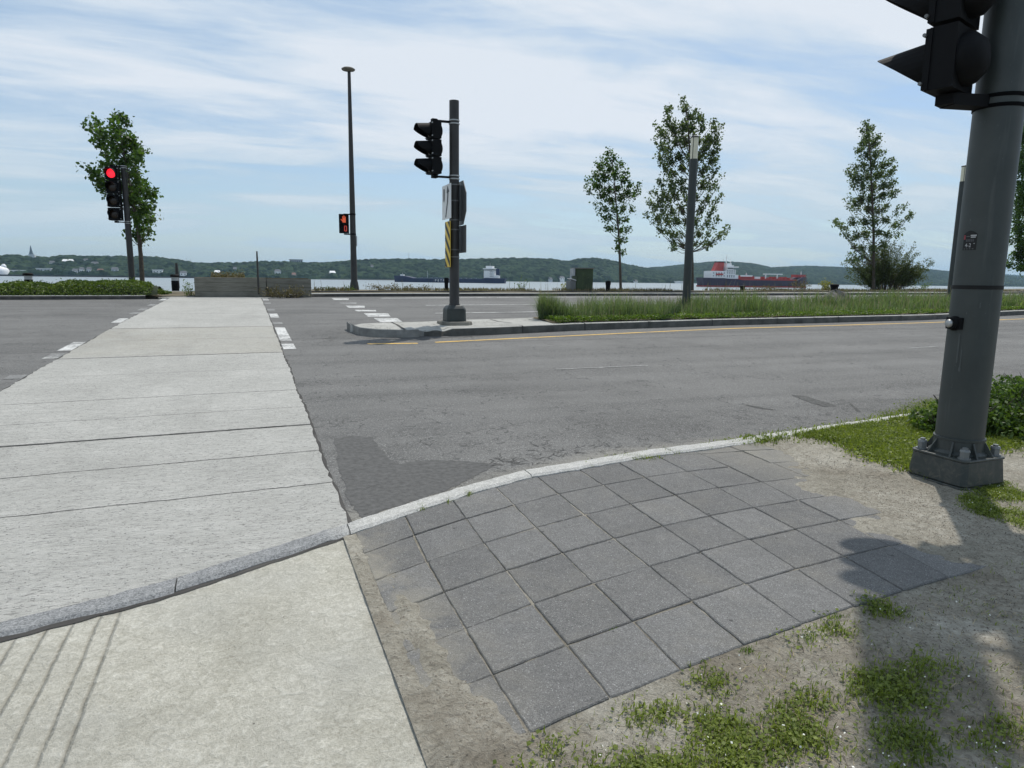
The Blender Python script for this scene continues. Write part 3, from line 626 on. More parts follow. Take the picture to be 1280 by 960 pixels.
p = [gp(545, 428.5), gp(720, 420), gp(900, 411.5), gp(1160, 403.7), gp(1280, 399)]; band(my, [(q.x, q.y) for q in p]+[(60, 19.5)], .10)
tag(mw.build('road_marking', M_['white']), kind='structure'); tag(mf.build('road_marking', M_['faded']), kind='structure'); tag(my.build('road_marking', M_['yellow']), kind='structure')
# potholes, cracks: shallow dark broken patches of asphalt
mb = MB()
for pts in ([(990, 494), (1005, 495), (1030, 502), (1046, 508), (1030, 508.5), (1005, 501)], [(925, 505), (945, 508), (970, 513), (950, 511)], [(1062, 505), (1063, 504), (1075, 514), (1073, 515)]):
    P = [gp(*q) for q in pts]; ring = []
    for a, b in zip(P, P[1:]+P[:1]):
        for k in range(5): q = a.lerp(b, k/5); ring.append((q.x+random.uniform(-.012, .012), q.y+random.uniform(-.02, .02)))
    quad(mb, ring[::-1], .003)
def rough_poly(mb, px, zz, amp=.015, sub=8):
    P = [gp(*q) for q in px]; ring = []
    for a, b in zip(P, P[1:]+P[:1]):
        for k in range(sub): q = a.lerp(b, k/sub); ring.append((q.x+random.uniform(-amp, amp), q.y+random.uniform(-amp, amp)))
    quad(mb, ring[::-1], zz)
for base_, n_ in (((640, 578), 30), (690, 570) and ((700, 570), 34), ((770, 564), 26), ((820, 560), 14), ((470, 425), 14), ((380, 424), 12), ((600, 423), 10), ((395, 415), 8), ((430, 610), 10), ((425, 640), 10)):
    for k in range(n_):                         # crumbled, crazed surface near the kerb and the median nose
        sx = 22 if base_[1] > 500 else 26; sy = 6 if base_[1] > 500 else 3.5
        g = gp(base_[0]+rng.normal(0, sx), base_[1]+rng.normal(0, sy)); a = rng.uniform(-.5, .5)+(.25 if k % 3 else 1.6); L = rng.uniform(.03, .13)*(1 if base_[1] > 500 else 3); w = rng.uniform(.0012, .0038)*(1 if base_[1] > 500 else 2.2)
        if g.y > float(kf(g.x))+.03 and g.x > .55:
            pr = (g.x, g.y)
            for q in range(3):
                a += rng.normal(0, .5); nx_ = (pr[0]+math.cos(a)*L/3, pr[1]+math.sin(a)*L/3); o_ = (-math.sin(a)*w, math.cos(a)*w)
                quad(mb, [(pr[0]-o_[0], pr[1]-o_[1]), (nx_[0]-o_[0], nx_[1]-o_[1]), (nx_[0]+o_[0], nx_[1]+o_[1]), (pr[0]+o_[0], pr[1]+o_[1])], .0036); pr = nx_
m2 = MB(); rough_poly(m2, [(418, 549), (440, 545), (466, 547), (474, 560), (490, 577), (500, 581), (520, 576), (548, 575), (585, 577), (622, 580), (600, 592), (585, 600), (560, 612), (500, 632), (452, 648), (436, 625), (424, 590)], .0018, .012)
tag(m2.build('asphalt_patch', plain('old_dark_asphalt', (.094, .093, .090), .92, var=.30, scale=28, bump=.6)), kind='structure')
tag(mb.build('asphalt_crack', plain('broken_asphalt', (.085, .084, .08), .95, var=.5, scale=30, bump=1)), kind='structure')

# ------------------------------------------------------------------ median island
def _gl(L, dz=0): return [(gp(px, py, dz).x, gp(px, py, dz).y) for px, py in L]
mf_pts = [(1.80, gp(434, 410.5).y)]+_gl([(437, 415), (448, 419), (470, 421.3), (505, 422.3), (560, 420.5), (620, 418.3), (720, 413.3), (900, 407), (1160, 400), (1280, 393.5)])+[(40, 17.2), (90, 26)]
mback_pts = [(1.80, gp(434, 410.5).y+.05)]+_gl([(440, 406.5), (452, 404), (480, 402.6), (520, 402), (590, 399), (650, 397.5)], .15)+[(11, 15.6), (18, 16.6), (24.6, 18.0), (40, 20.4), (90, 30)]
mf_pts.sort(); mback_pts.sort()
mff = poly_interp(mf_pts); mbf = poly_interp(mback_pts)
def median():
    xs = np.unique(np.concatenate([np.linspace(1.81, 3.4, 34), np.linspace(3.4, 12, 60), np.linspace(12, 90, 80)]))
    V = []; h = .15
    for x in xs:
        a = float(mff(x)); b = float(mbf(x)); w = .16; 
        brk = .10 if 2.9 < x < 3.5 else 0           # broken corner of the kerb
        a2 = a+brk*(.8+.5*math.sin(x*13)); hh = h-(.05 if brk else 0)*(.7+.3*math.sin(x*19))
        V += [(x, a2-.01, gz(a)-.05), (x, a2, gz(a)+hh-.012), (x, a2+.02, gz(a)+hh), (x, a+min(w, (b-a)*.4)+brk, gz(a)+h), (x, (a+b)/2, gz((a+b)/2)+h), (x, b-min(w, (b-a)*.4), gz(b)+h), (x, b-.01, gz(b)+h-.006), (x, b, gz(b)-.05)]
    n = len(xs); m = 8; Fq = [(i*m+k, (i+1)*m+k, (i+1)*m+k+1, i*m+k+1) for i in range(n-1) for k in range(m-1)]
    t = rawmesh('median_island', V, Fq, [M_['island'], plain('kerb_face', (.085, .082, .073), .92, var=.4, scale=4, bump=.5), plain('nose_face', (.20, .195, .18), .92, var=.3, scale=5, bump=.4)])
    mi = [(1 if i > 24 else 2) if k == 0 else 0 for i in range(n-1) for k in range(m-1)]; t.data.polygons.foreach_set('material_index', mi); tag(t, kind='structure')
    # soil bed
    xs = np.linspace(5.9, 90, 200)
    strip('planting_bed', xs, lambda x: mff(x)+.20, lambda x: mbf(x)-.20, 6, lambda X, Y: .17+.03*np.sin(X*7)*np.sin(Y*9), M_['earth'])
    # joints of the kerb stones and cracks across the nose
    mb = MB()
    for x in (5.05, 6.6, 8.3, 10.2, 12.3, 14.5, 17, 20):
        a = float(mff(x)); mb.add([(x-.012, a-.012, gz(a)+.0), (x+.012, a-.012, gz(a)+.0), (x+.012, a-.004, gz(a)+.15), (x-.012, a-.004, gz(a)+.15)], [(0, 1, 2, 3)]); mb.add([(x-.012, a-.002, gz(a)+.153), (x+.012, a-.002, gz(a)+.153), (x+.012, a+.17, gz(a)+.153), (x-.012, a+.17, gz(a)+.153)], [(0, 1, 2, 3)])
    def crack(pts, w):
        for a, b in zip(pts[:-1], pts[1:]):
            z = lambda p: gz(p[1])+.156; d = Vector((b[0]-a[0], b[1]-a[1])).normalized(); nx, ny = -d.y*w, d.x*w
            mb.add([(a[0]-nx, a[1]-ny, z(a)), (a[0]+nx, a[1]+ny, z(a)), (b[0]+nx, b[1]+ny, z(b)), (b[0]-nx, b[1]-ny, z(b))], [(0, 1, 2, 3)])
    C2 = lambda L: _gl(L, .15)
    crack(C2([(489, 403), (496, 406), (506, 412)]), .022); crack(C2([(612, 399), (622, 402), (640, 404)]), .018); crack(C2([(512, 412), (560, 409), (600, 407.5), (650, 406)]), .008)
    tag(mb.build('island_crack', M_['darkkerb']), kind='structure')
    # sunken asphalt repair in front of the nose
    mb = MB(); P = [gp(*q) for q in ((478, 424), (500, 419), (560, 418), (640, 415), (700, 413.2), (650, 417), (560, 422), (520, 426))]; quad(mb, [(q.x, q.y) for q in P][::-1], .003)
    tag(mb.build('asphalt_patch', M_['palekerb'] if 0 else plain('dark_asphalt_patch', (.085, .085, .083), .95, var=.4, scale=9, bump=1)), kind='structure')
median()

# ------------------------------------------------------------------ promenade beyond the far kerb
PZ = .12
xs = np.unique(np.concatenate([np.linspace(-90, -3, 40), np.linspace(-3, 60, 130), np.linspace(60, 280, 40)]))
def prom(X0, X1, nm):
    q = xs[(xs >= X0) & (xs <= X1)]; mb = MB()
    V = []
    for x in q:
        y = float(ff(x)); V += [(x, y, gz(y)-.05), (x, y+.015, gz(y)+PZ-.01), (x, y+.03, gz(y)+PZ), (x, y+.32, gz(y)+PZ)]
    n = len(q); m = 4; Fq = [(i*m+k, (i+1)*m+k, (i+1)*m+k+1, i*m+k+1) for i in range(n-1) for k in range(m-1)]
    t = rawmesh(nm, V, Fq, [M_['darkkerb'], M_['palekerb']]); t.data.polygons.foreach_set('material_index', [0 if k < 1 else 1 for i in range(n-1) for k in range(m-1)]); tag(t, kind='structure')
prom(1.2, 280, 'kerb'); prom(-90, -2.75, 'kerb')
strip('promenade', xs[xs > 1.2], lambda x: ff(x)+.31, lambda x: np.maximum(bank_edge(x)+.5, ff(x)+2.2), 20, lambda X, Y: PZ+.004+.02*np.sin(X*1.3)*np.sin(Y*2.1)*(Y > ff(X)+.8), M_['earth'])
strip('promenade', xs[xs < -2.6], lambda x: ff(x)+.31, lambda x: bank_edge(x)+.5, 20, PZ+.004, M_['earth'])
strip('promenade', np.linspace(-3.4, 1.25, 20), lambda x: 24.45+(x > -2.7)*1.1, lambda x: bank_edge(x)+.5, 12, .03, M_['earth'])
# dark timber edging running behind the kerb
q = np.linspace(2.2, 230, 240); V = []
for x in q: y = float(ff(x))+1.15+x*.004; V += [(x, y, gz(y)+PZ-.02), (x, y, gz(y)+PZ+.045), (x, y+.22, gz(y)+PZ+.05), (x, y+.22, gz(y)+PZ-.02)]
Fq = [(i*4+k, (i+1)*4+k, (i+1)*4+k+1, i*4+k+1) for i in range(len(q)-1) for k in range(3)]
tag(rawmesh('edging', V, Fq, M_['darkkerb']), kind='structure')

# ------------------------------------------------------------------ river and far shore
tag(grid_mesh('river', np.linspace(-7000, 9000, 41), np.concatenate([np.linspace(20, 200, 10), np.linspace(300, 9000, 20)]), lambda X, Y: -4+0*X, M_['water'], False), kind='structure')
def ridge_profile(pts, Yc, add=0):
    az = []; zz = []
    for px, py in pts:
        r = ray(px, py); az.append(r.x/r.y); zz.append(H+r.z/r.y*Yc+add)
    return lambda a: np.interp(a, az, zz)
def worley_bump(X, Y, cell, seed):
    gx = np.floor(X/cell); gy = np.floor(Y/cell); best = np.full(X.shape, 9.); hb = np.zeros(X.shape)
    def h(a, b, s): n = np.sin(a*12.9898+b*78.233+s*37.7+seed)*43758.5453; return n-np.floor(n)
    for dx in (-1, 0, 1):
        for dy in (-1, 0, 1):
            cx, cy = gx+dx, gy+dy; px = (cx+.15+.7*h(cx, cy, 1))*cell; py = (cy+.15+.7*h(cx, cy, 2))*cell
            d = np.hypot(X-px, Y-py)/cell; hh = .55+.45*h(cx, cy, 3); v = hh*np.sqrt(np.clip(1-(d/.78)**2, 0, 1)); hb = np.maximum(hb, v)
    return hb
HILL = []
def hill(name, pts, Ys, Yc, cell, bh, seed, ncol=1500, nrow=70, label=''):
    pf = ridge_profile(pts, Yc, -bh*.75); a0 = ray(-160, 350); a1 = ray(pts[-1][0], 350); a = np.linspace(a0.x/a0.y if pts[0][0] < 0 else ray(pts[0][0], 350).x/ray(pts[0][0], 350).y, a1.x/a1.y, ncol)
    tt = np.linspace(-.03, 1.25, nrow); A, T = np.meshgrid(a, tt); Yy = Ys+(Yc-Ys)*T; X = A*Yy
    prof = np.clip(np.where(T < 1, np.sin(np.clip(T, 0, 1)*PI/2)**.9, 1-(T-1)*.5), 0, 1)
    zc = pf(A); ug = fbm(X, Yy, 1/90., seed)
    base = -4+(zc+4)*prof*(1-.25*(1-prof)*ug)
    Z = np.where(T < 0, -6, base+bh*worley_bump(X, Yy, cell, seed)*np.clip((T+.0)*30, 0, 1)+1.2*fbm(X, Yy, .35, seed, 2)*(T > 0))
    V = np.stack([X, Yy, Z], -1).reshape(-1, 3); i = (np.arange(nrow-1)[:, None]*ncol+np.arange(ncol-1)[None]).ravel()
    o = rawmesh(name, V, np.stack([i, i+1, i+1+ncol, i+ncol], 1), M_['wood'], smooth=False)
    tag(o, kind='structure')
    def zf(X, Y):
        t = (Y-Ys)/(Yc-Ys); p = math.sin(max(0, min(1, t))*PI/2)**.9; return -4+(float(pf(X/Y))+4)*p
    HILL.append((Ys, Yc, zf)); return o
hill('hills', [(-400, 318), (0, 320), (10, 319), (60, 322), (75, 320), (130, 321), (190, 321), (220, 325), (245, 329), (300, 329), (330, 327), (400, 329), (450, 325), (500, 324), (560, 325), (640, 323), (690, 324), (700, 326), (712, 327), (722, 324), (745, 323), (765, 326), (785, 331), (800, 334), (830, 340), (870, 349), (905, 358)], 1100, 1330, 10.5, 7.5, 1.3)
hill('hills', [(700, 345), (760, 340), (800, 336), (830, 334), (865, 330), (890, 328), (915, 328), (940, 330), (965, 335), (985, 334), (1010, 333), (1060, 335), (1100, 337), (1140, 336), (1160, 337), (1200, 341), (1290, 347), (1400, 350), (1500, 352)], 1180, 1800, 13, 8, 4.1, ncol=1300, nrow=80)
hill('hills', [(1000, 346), (1100, 343), (1170, 340), (1230, 342), (1290, 345), (1400, 348), (1500, 350)], 2100, 3000, 24, 12, 7.7, ncol=700, nrow=40)
# a grassy open ridge behind the trees on the left part of the shore

# ------------------------------------------------------------------ signals
def copy_tree(o, parent=None):
    c = o.copy(); C.objects.link(c); c.parent = parent
    for ch in list(o.children): copy_tree(ch, c)
    return c
def signal_head(root, org, face, n, sec, wid, dep, visor, lit=None, blunt=1.0, nut='steel', arm=.035, bandm='steel', bulge=1.0, bracket=True, pole_xy=None, band_r=.1, vis_r=None):
    """n round sections stacked from org upwards (org = bottom centre of the housing); face = compass direction it looks at (x,y)"""
    f = Vector((face[0], face[1], 0)).normalized(); s = Vector((-f.y, f.x, 0)); up = Vector((0, 0, 1)); org = Vector(org)
    P = lambda a, b, c: org+f*a+s*b+up*c
    mb = MB()
    for k in range(n):
        z0 = k*sec; g = sec*.03
        c = [P(sg*dep/2, tg*wid/2, z) for z in (z0+g, z0+sec-g) for sg, tg in ((-1, -1), (1, -1), (1, 1), (-1, 1))]
        mb.add(c, [(3, 2, 1, 0), (4, 5, 6, 7), (0, 1, 5, 4), (1, 2, 6, 5), (2, 3, 7, 6), (3, 0, 4, 7)])
        # bulging back cover and door frame
        mb.lathe(P(-dep/2+.002, 0, z0+sec/2), [(wid*.47, 0), (wid*.45, .05*bulge), (wid*.30, .105*bulge), (wid*.08, .125*bulge)], 18, axis=-f)
        c = [P(dep/2+sg*.018, tg*wid*.53, z) for z in (z0+g*1.5, z0+sec-g*1.5) for sg, tg in ((-1, -1), (1, -1), (1, 1), (-1, 1))]
        mb.add(c, [(3, 2, 1, 0), (4, 5, 6, 7), (0, 1, 5, 4), (1, 2, 6, 5), (2, 3, 7, 6), (3, 0, 4, 7)])
    mb.box(P(0, 0, sec*n/2), (.05, .05, sec*n)) if False else None
    hd = mb.build('signal_head', M_['black'], root, smooth=True)
    r = wid*.44 if vis_r is None else vis_r
    for k in range(n):
        zc = k*sec+sec/2; mb = MB(); N = 22; V = []
        for j in range(N+1):                      # open-bottomed cutaway visor
            a = -PI*.86+2*PI*.86*j/N; u = abs(a)/(PI*.86); L = visor*min(1, blunt*(math.cos(a)-math.cos(PI*.86))/(1-math.cos(PI*.86)))+.012
            for rr in (r, r-.006):
                V.append(P(dep/2+.015, math.sin(a)*rr, zc+math.cos(a)*rr)); V.append(P(dep/2+.015+L, math.sin(a)*rr*1.02, zc+math.cos(a)*rr*1.02-L*.13))
        Fq = []
        for j in range(N):
            b = j*4; Fq += [(b, b+1, b+5, b+4), (b+2, b+6, b+7, b+3), (b+1, b+3, b+7, b+5)]
        mb.add(V, Fq); mb.build('visor', M_['black'], hd)
        mb = MB(); mb.lathe(P(dep/2+.012, 0, zc), [(r*.93, 0), (r*.85, .012), (r*.5, .028), (r*.1, .034)], 20, axis=f)
        mb.build('lens', M_['redlamp'] if lit == n-1-k else M_['lens_off'], hd, smooth=True)
        mb = MB()
        for sgn in (-1, 1):
            for dz in (-.8, .8): mb.cyl(P(dep/2+.02, sgn*wid*.5, zc+dz*sec*.45), P(dep/2+.02, sgn*(wid*.5+.03), zc+dz*sec*.45), .011, n=8)
        mb.split('wing_nut', M_[nut], hd)
    if bracket:
        q = Vector((pole_xy[0], pole_xy[1], 0)); mb = MB()
        for z in (-.03, n*sec+.03):
            a = P(0, 0, z); b = Vector((q.x, q.y, a.z)); mb.box(P(0, 0, z), (.10, .10, .06), rz=math.atan2(f.y, f.x))
            d = b-a; c = (a+b)/2; mb.box(c, (d.length, arm*1.6, arm), rz=math.atan2(d.y, d.x))
        mb.split('mounting_arm', M_['black'], root)
        mb = MB()
        for z in (-.06, 0., n*sec, n*sec+.06): mb.lathe((q.x, q.y, org.z+z-.012), [(band_r, 0), (band_r+.006, .002), (band_r+.006, .022), (band_r, .024)], 24)
        mb.split('clamp_band', M_[bandm], root, smooth=True)
    return hd
def octobase(mb, c, s, ch, z0, z1, s1=None, mi=0):
    s1 = s if s1 is None else s1; V = []
    for z, q in ((z0, s), (z1, s1)):
        h = q/2; k = ch*q/s
        V += [(c[0]+x, c[1]+y, z) for x, y in ((-h+k, -h), (h-k, -h), (h, -h+k), (h, h-k), (h-k, h), (-h+k, h), (-h, h-k), (-h, -h+k))]
    mb.add(V, [tuple(range(8))[::-1], tuple(range(8, 16))]+[(i, (i+1) % 8, 8+(i+1) % 8, 8+i) for i in range(8)], mi)

# near signal post, foreground right
def near_post():
    X, Y = 4.45, 2.99; r = empty('traffic_signal', (X, Y, 0), 'huge grey-green signal post in the foreground, bolted to a low square base', 'traffic signal')
    mb = MB(); octobase(mb, (X, Y), .430, .035, -.03, .045); octobase(mb, (X, Y), .418, .03, .048, .205, .390); octobase(mb, (X, Y), .404, .03, .2055, .222)
    mb.build('base', M_['post'], r, bevel=.006)
    mb = MB(); mb.lathe((X, Y, .222), [(.172, 0), (.172, .012), (.150, .03), (.146, .095), (.152, .098), (.152, .112), (.142, .116)], 36)
    for k in range(8):
        a = PI/8+k*PI/4; d = Vector((math.cos(a), math.sin(a), 0)); s = Vector((-d.y, d.x, 0))*.005; o = Vector((X, Y, 0))
        mb.add([o+d*.14+s+Vector((0, 0, .222)), o+d*.205+s+Vector((0, 0, .222)), o+d*.15+s+Vector((0, 0, .315)), o+d*.14-s+Vector((0, 0, .222)), o+d*.205-s+Vector((0, 0, .222)), o+d*.15-s+Vector((0, 0, .315))], [(0, 1, 2), (5, 4, 3), (0, 3, 4, 1), (1, 4, 5, 2), (2, 5, 3, 0)])
    mb.build('flange', M_['post'], r)
    for sx, sy in ((-1, -1), (1, -1), (1, 1), (-1, 1)):
        mb = MB(); bx, by = X+sx*.148, Y+sy*.148; mb.cyl((bx, by, .222), (bx, by, .231), .037, n=20); mb.cyl((bx, by, .231), (bx, by, .272), .029, n=6); mb.cyl((bx, by, .272), (bx, by, .286), .031, .026, n=12); mb.cyl((bx, by, .286), (bx, by, .298), .016, n=10)
        mb.build('bolt', plain('painted_bolt', (.19, .20, .20), .45, .3), r)
    mb = MB(); mb.lathe((X, Y, .336), [(.142, 0), (.139, 1.0), (.134, 3.0), (.13, 6.3), (.12, 6.32)], 48); mb.build('pole', M_['post'], r, smooth=True)
    mb = MB(); mb.lathe((X, Y, 1.318), [(.1385, 0), (.1425, .001), (.1425, .024), (.1385, .025)], 48); mb.build('strap', M_['rubber'], r, smooth=True)
    # push button on the side facing the walk
    a = math.atan2(-Y, -X)-math.radians(44); d = Vector((math.cos(a), math.sin(a), 0)); o = Vector((X, Y, 1.095))
    mb = MB(); mb.lathe(o+d*.120, [(.048, 0), (.048, .03), (.040, .045), (.038, .060)], 28, axis=d); mb.box(o+d*.13+Vector((0, 0, 0)), (.05, .11, .075), rz=a); bt = mb.build('push_button', M_['black'], r, smooth=True)
    mb = MB(); mb.lathe(o+d*.178, [(.026, 0), (.027, .010), (.022, .018), (.010, .022)], 24, axis=d); mb.build('button_cap', M_['steel'], bt, smooth=True)
    # sticker wrapped on the pole
    def patch(w0, w1, z0, z1, rad, mat, name, par, top=None, n=10):
        mb = MB(); V = []; 
        for k in range(n+1):
            t = w0+(w1-w0)*k/n; an = a0+t/rad; zt = z1 if top is None else z1+top*math.sin(PI*k/n)
            V += [(X+math.cos(an)*rad, Y+math.sin(an)*rad, z0), (X+math.cos(an)*rad, Y+math.sin(an)*rad, zt)]
        mb.add(V, [(2*k, 2*k+2, 2*k+3, 2*k+1) for k in range(n)]); return mb.build(name, mat, par)
    a0 = math.atan2(-Y, -X)-math.radians(30)
    st = patch(-.042, .042, 1.565, 1.665, .1395, M_['stickerb'], 'sticker', r, top=.022)
    rr = .1402
    patch(.004, .038, 1.652, 1.660, rr, M_['stickerw'], 'print', st); patch(.006, .034, 1.642, 1.649, rr, M_['stickerw'], 'print', st); patch(-.040, -.028, 1.632, 1.660, rr, M_['stickerr'], 'print', st); patch(-.024, .0, 1.648, 1.653, rr, plain('dim_print', (.10, .10, .10), .5), 'print', st)
    for k in range(5): patch(-.022+k*.010, -.015+k*.010, 1.618, 1.634, rr, plain('dim_print', (.07, .07, .075), .5), 'print', st)
    an = a0-.006/.14; dd = Vector((math.cos(an), math.sin(an), 0)); text('lettering', '4-2', .034, (X+dd.x*.1405, Y+dd.y*.1405, 1.594), (-dd.y, dd.x, 0), (0, 0, 1), M_['stickerw'], st, .0004, .85)
    patch(.026, .031, 1.603, 1.608, rr, M_['stickerw'], 'print', st)
    for k in range(4): patch(-.032+k*.017, -.023+k*.017, 1.571, 1.575, rr, plain('dim_print', (.12, .12, .12), .5), 'print', st)
    # pale scuffs and drips on the paint
    a0 = math.atan2(-Y, -X)-math.radians(14)
    for w0, w1, z0, z1 in ((-.012, -.005, .80, .93), (-.016, -.003, .785, .81), (.058, .066, 1.20, 1.235), (-.036, -.026, .84, 1.03)): patch(w0, w1, z0, z1, .1425, plain('faint_scuff', (.075, .083, .081), .6), 'scuff', r, n=3)
    # signal heads either side of the shaft
    signal_head(r, (X-.36, Y+.08, 2.50), (-.30, .96), 3, .385, .33, .15, .33, pole_xy=(X, Y), band_r=.137, nut='signback', arm=.07, bandm='black')
    signal_head(r, (X+.36, Y+.02, 2.50), (.10, -.99), 3, .375, .27, .13, .27, pole_xy=(X, Y), band_r=.137, nut='signback', arm=.07, bandm='black')  # right-hand head is out of view, added for the shadow it throws
    mb = MB(); c_ = Vector((X-.68*.43, Y+.73*.43, 5.05)); mb.box(c_, (.42, .02, 2.1), rz=math.radians(133)); mb.build('sign_panel', M_['signback'], r, bevel=.006)  # unseen plate with arms, added and sized to cast the wide ground shadow
    mb = MB(); mb.box((X-.12, Y+.13, 4.4), (.36, .03, .05), rz=math.radians(133)); mb.split('mounting_arm', M_['black'], r)
    mb = MB(); mb.box((X-.12, Y+.13, 5.6), (.36, .03, .05), rz=math.radians(133)); mb.split('mounting_arm', M_['black'], r)
near_post()

# median signal
def median_post():
    b = gp(568, 405, .15); X, Y, Z = b; g = gz(Y)
    r = empty('traffic_signal', (X, Y, Z), 'signal post with a yellow-black striped marker, standing on the concrete median nose', 'traffic signal')
    mb = MB(); octobase(mb, (X, Y), .62, .10, Z-.02, Z+.06, .60); mb.build('foot_plate', M_['conc'], r, bevel=.015)
    mb = MB(); octobase(mb, (X, Y), .40, .05, Z+.06, Z+.30, .385); octobase(mb, (X, Y), .385, .05, Z+.30, Z+.37, .28); mb.build('base', M_['pole'], r, bevel=.012)
    top = hz(b, 126); mb = MB(); mb.lathe((X, Y, Z+.36), [(.115, 0), (.098, .05), (.094, 1.2), (.092, top-Z-.36), (.05, top-Z-.35)], 32); mb.build('pole', M_['polelight'], r, smooth=True)
    z1 = hz(b, 153); z0 = hz(b, 222); s = (z1-z0)/3
    hx = b.x-.42; signal_head(r, (b.x-.385, b.y+.02, z0+.03), (-1, -.12), 3, s-.02, .31, .17, .25, pole_xy=(X, Y), band_r=.098, blunt=1.6, bulge=.5)
    # lane-use sign facing west
    za, zb = hz(b, 274), hz(b, 231); w = .60
    mb = MB(); mb.box((X-.135, Y+.06, (za+zb)/2), (.012, w, zb-za)); sg = mb.build('sign_panel', M_['signwhite'], r, bevel=.004); sg['label'] = 'white lane-use sign with black arrows'
    zc = (za+zb)/2; hh = (zb-za)/2; x = X-.143
    def arrow(P, mat=M_['hazblack'], nm='arrow'):
        mb = MB(); mb.add([(x, Y+.06-p[0]*w/2, zc+p[1]*hh) for p in P]+[(x-.002, Y+.06-p[0]*w/2, zc+p[1]*hh) for p in P], [tuple(range(len(P))), tuple(range(len(P), 2*len(P)))[::-1]]+[(i, (i+1) % len(P), len(P)+(i+1) % len(P), len(P)+i) for i in range(len(P))]); mb.build(nm, mat, sg)
    arrow([(-.66, .80), (-.38, .78), (-.38, .15), (-.52, .0), (-.66, .15)])
    arrow([(.28, .92), (.68, .55), (.50, .50), (.40, .0), (-.05, -.90), (-.22, -.90), (.18, .0), (.28, .50), (.12, .50)])
    # striped hazard marker
    zd, ze = hz(b, 334), hz(b, 277); w2 = .34
    mb = MB(); mb.box((X-.125, Y+.02, (zd+ze)/2), (.012, w2, ze-zd)); hm = mb.build('hazard_marker', M_['hazyellow'], r, bevel=.003)
    hgt = ze-zd
    for k in range(-1, 6):                         # slanting black bars clipped to the panel
        lo = zd+k*.245; pts = []
        for yy in np.linspace(-1, 1, 9):
            c0 = lo+(yy+1)*.14; pts.append((yy, max(zd+.005, min(ze-.005, c0)), max(zd+.005, min(ze-.005, c0+.11))))
        V = [(X-.1335, Y+.02+p[0]*w2*.485, p[1]) for p in pts]+[(X-.1335, Y+.02+p[0]*w2*.485, p[2]) for p in pts]
        if max(p[2]-p[1] for p in pts) < .01: continue
        mb = MB(); n = 9; mb.add(V, [(i, i+1, n+i+1, n+i) for i in range(n-1) if pts[i][2]-pts[i][1] > .002 or pts[i+1][2]-pts[i+1][1] > .002]); mb.split('black_stripe', M_['hazblack'], hm)
    # eight-sided plate and plain plate seen from behind, facing east
    zo = (hz(b, 226)+hz(b, 281))/2; R = (hz(b, 226)-hz(b, 281))/2
    P = [(math.cos(PI/8+k*PI/4)*R*.78/ math.cos(PI/8), math.sin(PI/8+k*PI/4)*R/math.cos(PI/8)) for k in range(8)]
    mb = MB(); n = 8; xx = X+.135; mb.add([(xx, Y-p[0], zo+p[1]) for p in P]+[(xx+.012, Y-p[0], zo+p[1]) for p in P], [tuple(range(8)), tuple(range(8, 16))[::-1]]+[(i, (i+1) % 8, 8+(i+1) % 8, 8+i) for i in range(8)]); mb.box((xx-.02, Y, zo), (.03, .10, 2*R*.8)); mb.build('octagonal_sign', M_['signback'], r)
    zp, zq = hz(b, 316), hz(b, 282); mb = MB(); mb.box((X+.14, Y-.02, (zp+zq)/2), (.012, .60, zq-zp)); mb.box((X+.12, Y, (zp+zq)/2), (.03, .08, zq-zp)); sp = mb.build('sign_panel', M_['signback'], r, bevel=.004); sp['label'] = 'plain grey back of a rectangular sign'
    mb = MB()
    for py in (232, 252, 276, 288, 313, 322): mb.lathe((X, Y, hz(b, py)), [(.097, 0), (.102, .003), (.102, .02), (.097, .023)], 20)
    mb.split('clamp_band', M_['steel'] if 0 else M_['signback'], r, smooth=True)
median_post()

# left signal behind the hedge
def left_post():
    Y = 26.6; X = atY(166, Y, .8); b = Vector((X, Y, gz(Y)+PZ)); r = empty('traffic_signal', b, 'slim signal post with its top lens lit red, behind the low hedge', 'traffic signal')
    top = hz(b, 208); mb = MB(); octobase(mb, (X, Y), .34, .04, b.z, b.z+.22); mb.build('base', M_['pole'], r)
    mb = MB(); mb.lathe((X, Y, b.z+.2), [(.10, 0), (.095, 2), (.09, top-b.z-.2), (.04, top-b.z-.19)], 24); mb.build('pole', M_['polelight'], r, smooth=True)
    z1, z0 = hz(b, 210), hz(b, 277); s = (z1-z0)/4; signal_head(r, (X-.31, Y-.12, z0), (-.30, -.95), 4, s, .38, .20, .20, lit=0, pole_xy=(X, Y), band_r=.095)
left_post()

